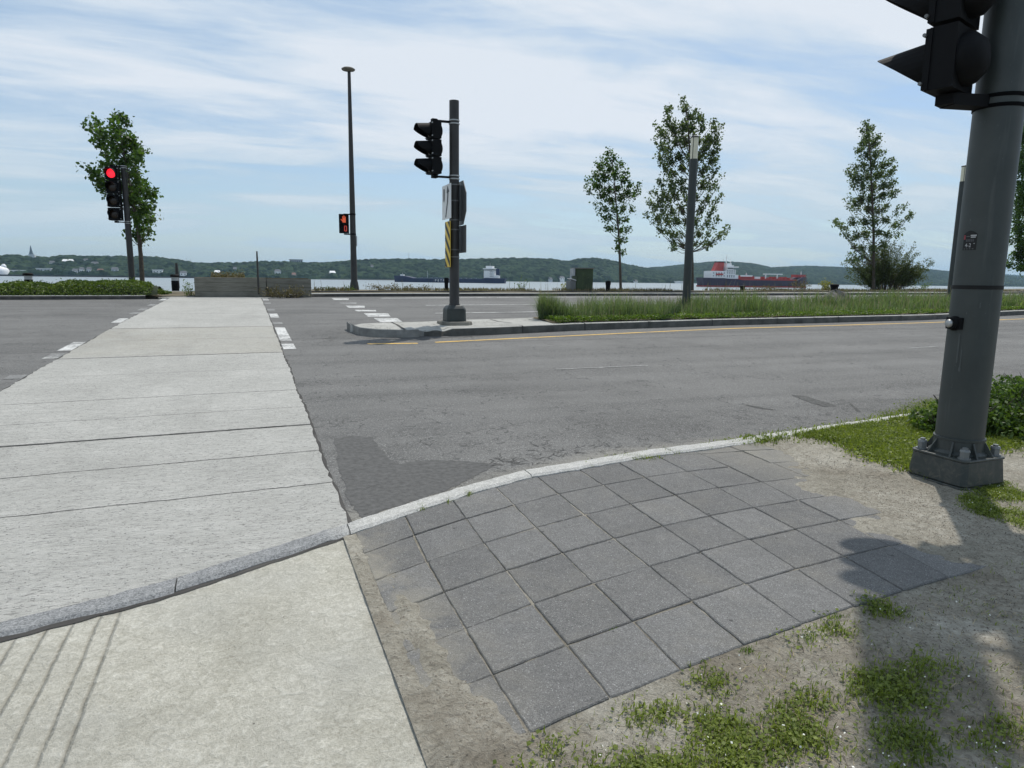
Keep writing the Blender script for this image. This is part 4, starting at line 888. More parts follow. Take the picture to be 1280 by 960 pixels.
# tall mast with pedestrian signal
def mast():
    b = gp(443, 363, PZ); X, Y, Z = b; r = empty('street_light', b, 'tallest light mast, with a flat round lantern and an orange pedestrian signal', 'street light')
    top = hz(b, 88); mb = MB(); mb.lathe((X, Y, Z), [(.20, 0), (.20, .08), (.165, .30), (.135, .42), (.130, 1.4), (.125, 1.45), (.112, 3.5), (.062, top-Z)], 28); mb.build('pole', M_['polelight'], r, smooth=True)
    mb = MB(); mb.lathe((X-.03, Y, top-.03), [(.05, -.02), (.12, .0), (.255, .035), (.27, .075), (.20, .12), (.06, .15)], 28); mb.build('lantern', M_['conc'], r, smooth=True)
    z1, z0 = hz(b, 268), hz(b, 292); hh = z1-z0; d = Vector((-X, -Y, 0)).normalized(); s = Vector((-d.y, d.x, 0)); rz = math.atan2(d.y, d.x)
    cpos = Vector((X, Y, 0))-s*-.0; cpos = Vector((X, Y, 0))+Vector((-.955, .295, 0))*.36
    mb = MB()
    for k in (0, 1): mb.box((cpos.x, cpos.y, z0+hh*(.25+.5*k)), (.20, .40, hh*.48), rz=rz)
    hd = mb.build('pedestrian_signal', M_['black'], r, bevel=.012)
    mb = MB()
    for k in (0, 1):                           # shallow hoods
        zz = z0+hh*(.5+.5*k)-.015; mb.box(Vector((cpos.x, cpos.y, zz))+d*.15, (.12, .38, .012), rz=rz)
        for q in (-1, 1): mb.box(Vector((cpos.x, cpos.y, zz-.09))+d*.14+s*q*.185, (.10, .012, .19), rz=rz)
    mb.split('hood', M_['black'], hd)
    mb = MB(); mb.box((X-.17, Y+.05, z0-.03), (.38, .06, .05)); mb.box((X-.17, Y+.05, z1+.0), (.38, .05, .04)); mb.split('mounting_arm', M_['black'], r)
    # orange hand and digit
    fc = Vector((cpos.x, cpos.y, 0))+d*.104; xd = -s if (-s).dot(R_) > 0 else s
    zc = z0+hh*.75; P = lambda u, v: fc+xd*u+Vector((0, 0, zc+v))
    hm = MB()
    def bar(u0, v0, u1, v1, w):
        a = Vector((u0, v0)); b_ = Vector((u1, v1)); t = (b_-a).normalized(); n = Vector((-t.y, t.x))*w/2
        q = [a-n, b_-n, b_+n, a+n]; hm.add([P(*p) for p in q]+[P(*p)+d*.004 for p in q], [(0, 1, 2, 3), (4, 5, 6, 7), (0, 1, 5, 4), (1, 2, 6, 5), (2, 3, 7, 6), (3, 0, 4, 7)])
    bar(0.01, -.15, 0.01, .01, .13); bar(-.04, 0, -.055, .10, .026); bar(-.008, 0, -.012, .135, .026); bar(.026, 0, .030, .125, .026); bar(.06, 0, .07, .09, .026); bar(-.05, -.10, -.12, -.01, .03)
    hm.build('hand_symbol', M_['handlamp'], hd)
    zc = z0+hh*.25; hm = MB(); bar(.02, .10, .10, .10, .03); bar(.02, -.10, .10, -.10, .03); bar(.02, -.10, .02, .10, .03); bar(.10, -.10, .10, .10, .03); hm.build('countdown_digit', M_['digitlamp'], hd)
    mb = MB(); mb.box((X+.13, Y, z0-.30), (.05, .10, .42)); mb.build('small_sign', M_['grey'], r)
    mb = MB()
    for z in (z0-.03, z1): mb.lathe((X, Y, z-.03), [(.118, 0), (.128, .004), (.128, .06), (.118, .064)], 20)
    mb.split('clamp_band', M_['black'], r, smooth=True)
mast()

# lamp columns with glowing glass tops on the median
def lamp(px, Y, toppy, glasspy, label, w=.125):
    X = atY(px, Y, .9); b = Vector((X, Y, gz(Y)+.15)); r = empty('lamp_column', b, label, 'street lamp', 'lamp columns along the median')
    zt, zg = hz(b, toppy), hz(b, glasspy)
    mb = MB(); mb.lathe((X, Y, b.z), [(w*1.25, 0), (w*1.25, .03), (w, .035), (w*.96, zg-b.z)], 24); mb.build('pole', M_['pole'], r, smooth=True)
    mb = MB(); mb.lathe((X, Y, zg), [(w*.88, 0), (w*.88, zt-zg-.04)], 24); mb.build('lamp_glass', M_['glasslamp'], r, smooth=True)
    mb = MB(); mb.lathe((X, Y, zt-.045), [(w*.95, 0), (w*.97, .03), (w*.7, .045)], 24); mb.build('cap', M_['pole'], r, smooth=True)
    mb = MB()
    for a in (.6, .6+PI): mb.box((X+math.cos(a)*w*.9, Y+math.sin(a)*w*.9, (zg+zt)/2), (.012, .012, zt-zg))
    mb.split('glass_rail', M_['pole'], r)
lamp(858, 14.6, 170, 199, 'slim dark lamp column with a pale glass top, rising from the median grass before the broad tree', .105)
lamp(1188, 16.6, 207, 227, 'lamp column almost hidden behind the foreground signal post, only its left edge showing', .12)

# ------------------------------------------------------------------ promenade furniture
def bollard(px, Y, py, w, label, pale=True):
    X = atY(px, Y); b = Vector((X, Y, gz(Y)+PZ)); t = hz(b, py); h = t-b.z; r = empty('bollard', b, label, 'bollard', 'bollards along the river path')
    mb = MB(); mb.lathe(b, [(w*.85, 0), (w*.85, h*.62)], 16); mb.build('post', M_['black'], r, smooth=True)
    if pale: mb = MB(); mb.lathe((X, Y, b.z+h*.62), [(w*.8, 0), (w*.8, h*.22)], 16); mb.build('light_ring', M_['grey'], r, smooth=True)
    mb = MB(); mb.lathe((X, Y, b.z+h*(.84 if pale else .62)), [(w, 0), (w*1.05, h*(.1 if pale else .3)), (w*.8, h*(.16 if pale else .38))], 16); mb.build('cap', M_['black'], r, smooth=True)
bollard(36, 27.6, 341, .15, 'dark bollard with a pale ring, behind the hedge at the far left edge')
bollard(219, 27.6, 343, .15, 'dark bollard with a pale ring, between the hedge end and the concrete planter')
bollard(558, 28.6, 347, .10, 'black bollard in front of the blue ship, beside the median signal post', False)
bollard(760, 29.0, 351, .13, 'short black bollard between the green cabinet and the slender maple', False)
bollard(928, 30.6, 357, .15, 'short black bollard in front of the hull of the red-funnelled ship', False)
bollard(1043, 32.5, 355, .26, 'squat dark bollard beyond the median rock, left of the poplar', False)
def stake(px, Y, py0, py1, w, label, name='marker_pole', mat=None, base=None):
    X = atY(px, Y); b = Vector((X, Y, gz(Y)+PZ)); mb = MB(); t = hz(b, py0)
    mb.tube([(X, Y, b.z), (X, Y, b.z+(t-b.z)*.75), (X, Y, t)], [w, w*.9, w*.7], 8); o = mb.build(name, mat or M_['polelight'], None, smooth=True); tag(o, label, 'pole')
stake(222, 30, 329, 360, .07, 'thin grey pole standing just behind the ringed bollard by the planter')
stake(323, 25.0, 314, 370, .035, 'thin pole rising in front of the concrete planter box')
stake(446, 29, 329, 340, .0, '', 'x') if False else None

def planter():
    Y = 25.35; x0, x1 = atY(243, Y), atY(389, Y); zb = gz(Y)-.02; zt = hz((x0, Y), 346.5)
    o = empty('planter', ((x0+x1)/2, Y+.6, zb), 'long weathered concrete planter box closing the far end of the path', 'planter')
    mb = MB(); xm = x0+(x1-x0)*.60
    mb.box(((x0+xm)/2, Y+.6, (zb+zt)/2), (xm-x0, 1.2, zt-zb)); mb.box(((xm+x1)/2+.01, Y+.66, (zb+zt)/2-.01), (x1-xm-.01, 1.2, zt-zb-.02))
    t = NT('board_marked_concrete'); x, y, z = t.sep(); bd = t.m('FRACT', t.m('MULTIPLY', z, 6.5)); f = t.m('ADD', t.m('MULTIPLY', t.noise(9, 5, .7, sc=(.25, .25, 2.6)), .7), t.m('MULTIPLY', t.noise(1.2, 3), .3))
    c = t.ramp(f, [(.35, (.11, .105, .085)), (.7, (.25, .24, .20))]); c = t.mix(t.m('MULTIPLY', t.m('LESS_THAN', bd, .07), .6), c, (.03, .03, .028)); t.bump(f, .5, .01); t.col(c, .92)
    mb.build('box', t.mat, o, bevel=.015)
    mb = MB(); mb.box(((x0+x1)/2, Y+.62, zt-.01), (x1-x0-.2, 1.0, .03)); mb.build('soil', M_['earth'], o)
    n = 1500; P = np.stack([rng.uniform(x0+.5, x0+1.6, n), Y+.8+rng.normal(0, .2, n), zt+np.abs(rng.normal(0, .085, n))], 1)
    s = leaves('planter_shrub', P, .05, M_['g_dry']); tag(s, 'low brownish shrub growing on top of the concrete planter', 'shrub')
planter()
def clump(name, px, Y, w, h, n, size, mat, label, cat='weeds', shape=1.0, stems=True, zoff=PZ, dy=.25):
    """a bushy plant: leaves on arching stems"""
    X = atY(px, Y); z0 = gz(Y)+zoff; r = empty(name, (X, Y, z0), label, cat); mb = MB(); P = []
    ns = max(6, int(n/40))
    for k in range(ns):
        a = rng.uniform(0, 2*PI); u = rng.uniform(0, 1)**.5; tip = np.array([X+math.cos(a)*u*w*.5, Y+math.sin(a)*u*w*.5*dy*2, z0+h*rng.uniform(.45, 1.0)*(1-shape*.45*u*u)]); root = np.array([X+math.cos(a)*u*w*.18, Y+math.sin(a)*u*.1, z0-.02])
        mid = (root+tip)/2+np.array([0, 0, h*.12]); mb.tube([root, mid, tip], [size*.12, size*.08, size*.03], 4)
        for j in range(int(n/ns)):
            t = rng.uniform(.15, 1.05); p = (1-t)**2*root+2*t*(1-t)*mid+t*t*tip; P.append(p+rng.normal(0, size*.9, 3))
    leaves('leaves', np.array(P), size, mat, r); mb.build('stems', M_['bark'], r)
clump('weed_clump', 352, 25.1, 2.2, .50, 900, .06, M_['g_dry'], 'dry brown weeds leaning on the right front of the concrete planter', 'weeds', zoff=0)
clump('weed_clump', 238, 25.9, .7, .55, 260, .055, M_['g_low'], 'leafy weeds between the hedge end and the planter', 'weeds', zoff=0)
clump('weed_clump', 500, 28.6, 3.2, .36, 900, .06, M_['g_dry'], 'low brown-green weeds between the light mast and the signal post', 'weeds')
clump('weed_clump', 425, 28.4, 1.4, .22, 260, .05, M_['g_low'], 'small green weeds at the foot of the light mast', 'weeds')
clump('weed_clump', 400, 28.2, 1.4, .16, 160, .05, M_['g_dry'], 'thin dry weeds just right of the planter end', 'weeds')
clump('tall_weed', 652, 29.4, .9, .72, 90, .07, M_['g_low'], 'tall spindly weed with yellow-green leaves left of the green cabinet', 'weeds')
clump('shrub', 708, 30.4, 1.1, .62, 160, .07, M_['flower'], 'small yellow-green plant hugging the left side of the cabinet', 'plant')
clump('dry_bush', 1000, 32.0, 1.7, 1.05, 420, .075, M_['g_dry'], 'sparse brown bush in front of the red-funnelled ship', 'bush')
clump('weed_clump', 960, 31.0, 3.0, .45, 260, .07, M_['g_dry'], 'straggling dry weeds in front of the red-funnelled ship', 'weeds')
clump('yellow_shrub', 1033, 34, 1.3, .85, 600, .08, M_['flower'], 'small yellow-green shrub left of the squat dark bollard', 'shrub')
clump('weed_clump', 1150, 37, 3.0, .9, 260, .09, M_['g_low'], 'pale green weeds right of the willow shrub under the poplar', 'weeds')
# strip of grass and weeds along the river edge
n = 9000; px = rng.uniform(2.2, 60, n); ye = np.interp(px, [p[0] for p in far_pts], [p[1] for p in far_pts]); be = bank_edge(px); Yp = ye+1.4+(np.maximum(be+.5-ye-1.4, .8))*rng.uniform(0, 1, n)
keep = vnoise(px, Yp*0, .6, 3) > .35; px, Yp = px[keep], Yp[keep]
tag(blades('verge_grass', np.stack([px, Yp, gzv(Yp)+PZ], 1), .17, .03, M_['g_dry'], lean=.5), kind='stuff')
n = 60; px = rng.uniform(2.5, 40, n); ye = np.interp(px, [p[0] for p in far_pts], [p[1] for p in far_pts]); Yp = bank_edge(px)-.2*rng.uniform(0, 1, n)
tag(blades('reeds', np.stack([px, Yp, gzv(Yp)+PZ], 1), .62, .022, M_['g_dry'], lean=.12), kind='stuff')

def cabinet():
    b = gp(735, 364, PZ); X, Y, Z = b; Y += .3; x0, x1 = atY(720.5, Y-.3), atY(741, Y-.3); zt = hz((X, Y-.3), 336); Z = gz(Y)+PZ
    r = empty('utility_cabinet', ((x0+x1)/2, Y, Z), 'dark green utility cabinet with faded scrawl by the river, right of a grey meter box', 'cabinet')
    mb = MB(); mb.box(((x0+x1)/2, Y, (Z+zt)/2), (x1-x0, .6, zt-Z)); mb.build('body', M_['cabinet'], r, bevel=.01)
    mb = MB(); mb.box(((x0+x1)/2, Y, zt+.02), (x1-x0+.07, .68, .04)); mb.build('lid', M_['conc'], r)
    mb = MB(); mb.box(((x0+x1)/2+.002, Y-.306, (Z+zt)/2-.02), (x1-x0-.10, .012, zt-Z-.16)); dd = mb.build('door', M_['cabinet'], r, bevel=.004)
    mb = MB(); c = (x0+x1)/2; yy = Y-.314; pts = [(c-.14, Z+.1), (c-.12, Z+.75), (c-.05, Z+.88), (c+.02, Z+.78), (c+.10, Z+.62), (c+.22, Z+.66)]
    mb.tube([(p[0], yy, p[1]) for p in pts], [.010]*6, 5); mb.build('scrawl', plain('faded_scrawl', (.09, .11, .05), .8), dd)
    xa, xb = atY(713.5, Y-.3), atY(720.2, Y-.3); Zg = Z
    g = empty('meter_box', ((xa+xb)/2, Y, Z), 'narrow grey meter box with white plates, against the left side of the green cabinet', 'meter box')
    mb = MB(); zz = hz((X, Y-.3), 351); mb.box(((xa+xb)/2, Y-.02, (Z+zz)/2), (xb-xa, .5, zz-Z)); mb.build('housing', M_['signback'], g, bevel=.008)
    za, zb = hz((X, Y), 345.5), hz((X, Y), 336.5); mb = MB(); mb.box(((xa+xb)/2+.06, Y-.1, (za+zb)/2+.02), (.14, .2, zb-za)); mb.box(((xa+xb)/2, Y, (zz+zb)/2), (.08, .08, zb-zz)); mb.build('meter', M_['grey'], g, bevel=.01)
    mb = MB(); mb.add([(xa, Y-.3, zz+.11), (xb, Y-.3, zz+.03), (xb, Y+.1, zz+.03), (xa, Y+.1, zz+.11), (xa, Y-.3, zz+.08), (xb, Y-.3, zz), (xb, Y+.1, zz), (xa, Y+.1, zz+.08)], [(0, 1, 2, 3), (7, 6, 5, 4), (0, 4, 5, 1), (1, 5, 6, 2), (2, 6, 7, 3), (3, 7, 4, 0)]); mb.build('sloping_lid', M_['whitepaint'], g)
cabinet()
def rock():
    X = atY(1044, 15.9); Y = 15.9; z = gz(Y)+.15; mb = MB(); N = 14; V = []; Fq = []
    for j in range(7):
        for i in range(N):
            a = 2*PI*i/N; ph = PI*.5*j/6; rr = math.cos(ph)*(1+.16*math.sin(a*3+j)+.10*math.sin(a*5+1)); V.append((X+math.cos(a)*rr*.62, Y+math.sin(a)*rr*.45, z-.05+math.sin(ph)*.60*(1+.10*math.sin(a*4))))
    for j in range(6):
        for i in range(N): Fq.append((j*N+i, j*N+(i+1) % N, (j+1)*N+(i+1) % N, (j+1)*N+i))
    mb.add(V, Fq+[tuple(range(6*N, 7*N))]); o = mb.build('boulder', M_['rock']); tag(o, 'grey boulder half hidden in the tall grass of the median', 'boulder')
rock()

# ------------------------------------------------------------------ trees
def tp_at(tp, t):
    i = min(int(t), len(tp)-2); return tp[i].lerp(tp[i+1], t-i)
def tree(name, label, basepx, Yb, trunk_pts, blobs, leafm, leaf, dens, depth=.8, cat='tree', trunk_r=.09, extra=(), twig=None, group=None):
    """trunk_pts and blobs are silhouettes measured off the photo: (px,py[,r]) turned into metres on the upright plane through the base, each blob with a depth of its own"""
    X0 = atY(basepx, Yb); z0 = gz(Yb)+PZ; b = Vector((X0, Yb, z0)); r = empty(name, b, label, cat, group)
    cx = Vector((R_.x, R_.y, 0)).normalized(); fwh = Vector((-cx.y, cx.x, 0)); D = Vector((X0, Yb, 0)).dot(_fw); 
    def W(px, py, off=0.0):
        d = ray(px, py); t = (D+off)/Vector((d.x, d.y, 0)).dot(_fw); return Vector((d.x*t, d.y*t, H+d.z*t))
    s = D/F                                    # metres per photo pixel there
    mb = MB(); tp = [W(*p) for p in trunk_pts]; tp[0].z = z0-.05; k = len(tp)
    mb.tube(tp, [trunk_r*(1-.75*i/(k-1)) for i in range(k)], 10)
    P = []; nb = 0
    R0 = random.Random(hash(name+label) % 1000 if False else len(label))
    rmax = max(bb[2] for bb in blobs)
    steep = 1.15 if name == 'poplar' else .9; zlo = min(W(*q_[:2]).z for q_ in blobs)-.25
    for (px, py, rr) in blobs:
        off = R0.uniform(-1, 1)*depth; c = W(px+R0.uniform(-1.5, 1.5), py+R0.uniform(-1.5, 1.5), off); R = rr*s*1.12*R0.uniform(.7, 1.3)
        # a branch leaves the trunk well below its clump of leaves
        best = min(range(k*8-7), key=lambda i: 9*(tp_at(tp, i/8).z < zlo)+abs((c.z-tp_at(tp, i/8).z)-max(R*1.1, steep*math.hypot(c.x-tp_at(tp, i/8).x, c.y-tp_at(tp, i/8).y)))); st = tp_at(tp, best/8)
        mid = st.lerp(c, .5)+Vector((0, 0, -.10*(c-st).length)); q1 = st.lerp(c, .8)+Vector((0, 0, -.05*(c-st).length))
        mb.tube([st, mid, q1, c+(c-mid).normalized()*R*.5], [trunk_r*.22, trunk_r*.14, trunk_r*.09, trunk_r*.02], 5)
        up_ = (c-st).normalized()
        nt = max(5, int(dens*(rr/4.0)**2/9))
        for t in range(nt):
            dr = Vector(unit(1)[0])*1.0+up_*.5; dr.normalize(); L = R*rng.uniform(.3, 1.15); o_ = st.lerp(c, rng.uniform(.78, 1.05)); e = o_+dr*L
            if t % 3 == 0: mb.tube([o_, e], [trunk_r*.04, trunk_r*.015], 3)
            for u in range(13):
                w = rng.uniform(.1, 1.1); p = o_.lerp(e, w); P.append((p.x+rng.normal(0, leaf*.75), p.y+rng.normal(0, leaf*.75), p.z+rng.normal(0, leaf*.75)))
    mb.build('trunk', M_['bark'], r, smooth=True)
    leaves('crown', np.array(P), leaf, leafm, r, aspect=.72, jitter=.4)
    return r
tree('young_maple', 'young maple with a leaning ragged crown, behind the red-lit signal post on the left', 178, 27.4,
     [(178, 356), (176, 320), (173, 290), (166, 250), (158, 210), (150, 165)],
     [(117, 153, 6), (110, 160, 5), (124, 163, 7), (119, 176, 7), (131, 174, 8), (142, 168, 8), (140, 155, 7), (148, 149, 7), (158, 150, 6), (152, 163, 9), (163, 172, 8), (170, 180, 8), (176, 186, 6), (157, 184, 9), (143, 185, 8), (132, 190, 8), (171, 197, 8), (162, 202, 8), (150, 204, 8), (137, 207, 7), (127, 202, 6), (177, 193, 5), (168, 215, 7), (155, 219, 7), (142, 221, 6), (128, 220, 6), (117, 216, 6), (109, 209, 5), (104, 207, 3), (124, 230, 5), (130, 238, 4), (121, 226, 4), (165, 230, 6), (172, 238, 6), (158, 236, 5), (166, 246, 6), (174, 252, 6), (178, 262, 6), (168, 262, 6), (180, 285, 5), (172, 292, 4), (184, 268, 5), (176, 228, 5), (183, 232, 4), (163, 256, 5), (168, 276, 5), (188, 256, 5), (194, 240, 4), (176, 300, 3), (165, 222, 6), (174, 216, 5), (140, 230, 5), (147, 238, 5), (150, 228, 5), (134, 230, 4), (180, 242, 5), (188, 240, 4), (168, 250, 5), (160, 248, 4), (182, 257, 5), (176, 266, 4), (190, 272, 4), (182, 278, 4), (171, 272, 4), (186, 288, 3), (160, 288, 2)],
     M_['g_maple'], .13, 21, .8, trunk_r=.085)
tree('young_maple', 'slender young maple with an inverted-cone crown, right of the green cabinet', 776, 30.4,
     [(776, 363), (775, 330), (774, 300), (771, 265), (768, 230), (765, 200)],
     [(760, 193, 5), (766, 198, 6), (755, 200, 5), (750, 208, 7), (762, 210, 8), (773, 206, 6), (782, 214, 5), (746, 218, 7), (757, 222, 8), (769, 220, 8), (781, 224, 7), (790, 229, 5), (797, 231, 3), (739, 228, 6), (748, 234, 8), (760, 237, 8), (772, 236, 8), (784, 239, 6), (735, 235, 4), (752, 246, 7), (764, 249, 7), (776, 248, 7), (788, 246, 5), (794, 241, 4), (745, 256, 4), (756, 261, 5), (768, 262, 6), (780, 261, 6), (790, 262, 4), (751, 268, 4), (761, 273, 5), (773, 275, 5), (784, 274, 4), (757, 283, 3), (766, 287, 4), (776, 288, 4), (785, 286, 4), (772, 300, 4), (779, 300, 3), (770, 309, 3), (778, 313, 2)],
     M_['g_maple'], .12, 34, .7, trunk_r=.075)
tree('poplar', 'broad young poplar behind the lamp column on the median', 865, 31.6,
     [(865, 363), (865, 330), (864, 290), (863, 240), (862, 190), (860, 150), (856, 130)],
     [(853, 127, 4), (856, 136, 6), (862, 146, 6), (869, 138, 4), (874, 146, 5), (835, 134, 3), (836, 142, 5), (832, 152, 6), (823, 158, 5), (829, 166, 7), (841, 160, 7), (853, 158, 8), (866, 160, 8), (877, 158, 5), (881, 148, 3), (893, 152, 3), (893, 162, 5), (899, 160, 3), (898, 172, 6), (888, 172, 7), (822, 178, 5), (832, 182, 7), (845, 177, 7), (857, 176, 8), (872, 176, 7), (884, 186, 7), (897, 184, 6), (824, 194, 5), (836, 198, 7), (849, 195, 7), (862, 194, 7), (875, 196, 7), (889, 200, 7), (896, 196, 4), (828, 208, 5), (840, 213, 7), (853, 211, 7), (867, 211, 6), (880, 214, 7), (892, 214, 5), (826, 226, 6), (838, 229, 7), (851, 228, 7), (866, 229, 6), (880, 230, 7), (893, 230, 5), (902, 225, 4), (818, 240, 6), (830, 243, 7), (843, 244, 7), (857, 245, 6), (871, 246, 6), (885, 246, 6), (897, 245, 5), (812, 251, 6), (824, 257, 7), (837, 259, 7), (850, 260, 6), (864, 262, 5), (878, 262, 6), (891, 260, 5), (806, 266, 4), (817, 269, 6), (830, 273, 6), (843, 274, 6), (857, 277, 5), (871, 278, 5), (884, 278, 5), (897, 274, 4), (826, 287, 5), (838, 290, 6), (852, 292, 4), (873, 293, 5), (887, 291, 4), (840, 302, 4), (850, 305, 3), (868, 306, 4), (880, 304, 4), (893, 300, 3), (905, 294, 5), (910, 286, 4), (886, 308, 3), (840, 311, 2)],
     M_['g_poplar'], .13, 52, 1.3, trunk_r=.11)
tree('poplar', 'pointed poplar with a bushy willow shrub at its foot', 1092, 36.5,
     [(1092, 363), (1092, 330), (1092, 290), (1090, 240), (1088, 200), (1086, 165)],
     [(1084, 152, 3), (1084, 160, 5), (1078, 163, 4), (1092, 160, 4), (1086, 170, 7), (1096, 170, 5), (1080, 178, 7), (1092, 181, 8), (1072, 190, 4), (1083, 193, 8), (1096, 193, 7), (1075, 187, 4), (1104, 190, 4), (1067, 206, 5), (1077, 205, 7), (1090, 206, 8), (1103, 205, 7), (1114, 203, 5), (1063, 216, 6), (1072, 219, 7), (1085, 220, 8), (1099, 219, 8), (1112, 216, 7), (1120, 210, 4), (1078, 232, 7), (1091, 234, 8), (1105, 232, 7), (1118, 229, 6), (1065, 228, 4), (1064, 247, 5), (1075, 247, 7), (1088, 248, 8), (1102, 246, 7), (1114, 243, 5), (1122, 238, 3), (1059, 253, 4), (1070, 259, 6), (1083, 262, 7), (1097, 261, 7), (1110, 258, 5), (1123, 263, 4), (1132, 260, 4), (1143, 262, 4), (1139, 268, 3), (1047, 278, 5), (1042, 275, 3), (1056, 283, 5), (1066, 277, 6), (1079, 276, 7), (1093, 277, 7), (1107, 274, 6), (1121, 277, 5), (1130, 273, 4), (1058, 295, 5), (1070, 293, 6), (1083, 292, 7), (1097, 293, 6), (1111, 290, 5), (1125, 289, 4), (1066, 307, 5), (1078, 309, 6), (1091, 309, 6), (1104, 306, 5), (1064, 318, 4), (1074, 322, 5), (1060, 327, 4)],
     M_['g_poplar'], .15, 50, 1.2, trunk_r=.12)
tree('poplar', 'dark tree cut off by the right edge of the picture', 1300, 38.5,
     [(1302, 358), (1301, 320), (1300, 270), (1298, 220), (1296, 170)],
     [(1290+18*math.sin(k*2.4)*(.4+.6*min(1, (py-130)/60)), py, 8) for k, py in enumerate(np.linspace(140, 335, 62))]+[(1272, 200, 6), (1268, 225, 6), (1275, 250, 7), (1264, 262, 5), (1270, 285, 7), (1262, 300, 5), (1272, 318, 7), (1262, 328, 5), (1272, 334, 5), (1256, 332, 4), (1280, 336, 5), (1276, 170, 6), (1282, 160, 6)],
     M_['g_maple'], .17, 60, 1.6, trunk_r=.14)
def willow():
    X0 = atY(1106, 36.8); Y = 36.8; z0 = gz(Y)+PZ; r = empty('willow_shrub', (X0, Y, z0), 'wide feathery shrub with many upright stems at the foot of the pointed poplar', 'shrub')
    s = Vector((X0, Y, 0)).dot(_fw)/F; mb = MB(); P = []
    for k in range(150):
        a = rng.uniform(-1, 1); e = Vector((R_.x, R_.y, 0)).normalized(); L = s*rng.uniform(28, 64)*(1-.30*abs(a)**2); dp = rng.uniform(-1, 1)
        root = Vector((X0, Y, z0))+e*a*s*16+Vector((0, dp*.3, 0)); ang = a*.95+rng.normal(0, .12)
        tip = root+e*math.sin(ang)*L*.95+Vector((0, dp*.9, math.cos(ang)*L)); mid = root.lerp(tip, .5)+Vector((0, 0, L*.06))
        if tip.z < z0+.3: tip.z = z0+.3+rng.uniform(0, .4)
        mb.tube([root, mid, tip], [.022, .014, .005], 4)
        for j in range(150):
            t = rng.uniform(.22, 1.02); p = root*(1-t)**2+mid*2*t*(1-t)+tip*t*t; P.append((p.x+rng.normal(0, .09), p.y+rng.normal(0, .09), p.z+rng.normal(0, .09)))
    mb.build('stems', M_['bark'], r); leaves('leaves', np.array(P), .14, M_['g_willow'], r, aspect=.36)
willow()

# ------------------------------------------------------------------ hedge, shrub and grass
def hedge():
    x1 = -2.55; n = 60000; X = x1-26*rng.uniform(0, 1, n)**1.0; c = float; yc = np.interp(X, [p[0] for p in far_pts], [p[1] for p in far_pts])+1.15
    th = rng.uniform(0, PI, n); lump = .75+.5*vnoise(X, X*0, 1.4, 2)*(.6+.8*vnoise(X, yc*0+3, 3.5, 4)); rad = (1-.35*rng.uniform(0, 1, n)**2)
    endf = np.clip((x1+.02-X)/.5, .25, 1); Yh = yc-np.cos(th)*1.0*rad*endf*lump**.3; Z = gzv(Yh)+PZ+np.sin(th)*.37*rad*lump*endf
    ex = (rng.uniform(0, 1, n) < .04)*rng.uniform(0, .10, n)
    P = np.stack([X+.25*np.sin(th*3)*(1-endf), Yh, Z+ex], 1); r = empty('hedge', (-8, 25, .7), 'long low clipped juniper hedge behind the far kerb, left of the path', 'hedge')
    leaves('foliage', P, .085, M_['g_hedge'], r, aspect=.4, up=.5)
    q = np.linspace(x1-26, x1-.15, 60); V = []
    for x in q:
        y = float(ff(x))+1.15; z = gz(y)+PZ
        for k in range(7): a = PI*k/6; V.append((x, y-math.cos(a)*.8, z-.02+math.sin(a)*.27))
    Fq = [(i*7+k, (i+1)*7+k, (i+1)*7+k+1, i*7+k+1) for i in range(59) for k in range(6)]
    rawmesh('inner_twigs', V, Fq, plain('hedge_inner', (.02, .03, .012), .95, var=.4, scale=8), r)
hedge()
def shrub():
    r = empty('shrub', (6.6, 3.95, .03), 'leafy green shrub behind the foreground signal post at the right edge', 'shrub')
    P = []; mb = MB()
    lumps = [(5.62, 3.98, .20, .24), (5.85, 3.9, .30, .32), (6.15, 3.95, .33, .36), (6.5, 3.95, .40, .42), (6.9, 3.85, .42, .46), (7.3, 3.9, .44, .50), (7.8, 4.0, .46, .52), (8.4, 4.1, .46, .55), (6.3, 3.45, .30, .36), (6.75, 3.35, .34, .40), (7.2, 3.3, .36, .44), (9.0, 4.2, .46, .55), (7.8, 3.4, .40, .5)]
    for x, y, h, rr in lumps:
        for k in range(9):
            a = rng.uniform(0, 2*PI); mb.tube([(x, y, .0), (x+math.cos(a)*rr*.5, y+math.sin(a)*rr*.5, h*.8), (x+math.cos(a)*rr*.8, y+math.sin(a)*rr*.8, h*1.2)], [.008, .006, .002], 4)
        n = int(5200*rr*rr/.2); v = unit(n); v[:, 2] = np.abs(v[:, 2]); q = rng.uniform(.55, 1.08, n)[:, None]**.6
        bump = 1+.22*np.sin(v[:, 0:1]*7+x*5)*np.sin(v[:, 1:2]*6+y)
        P.append(np.array([x, y, .03])+v*q*bump*np.array([rr, rr, h*1.12]))
    mb.build('stems', M_['bark'], r); leaves('leaves', np.concatenate(P), .038, M_['g_shrub'], r, aspect=.62, up=.45)
shrub()
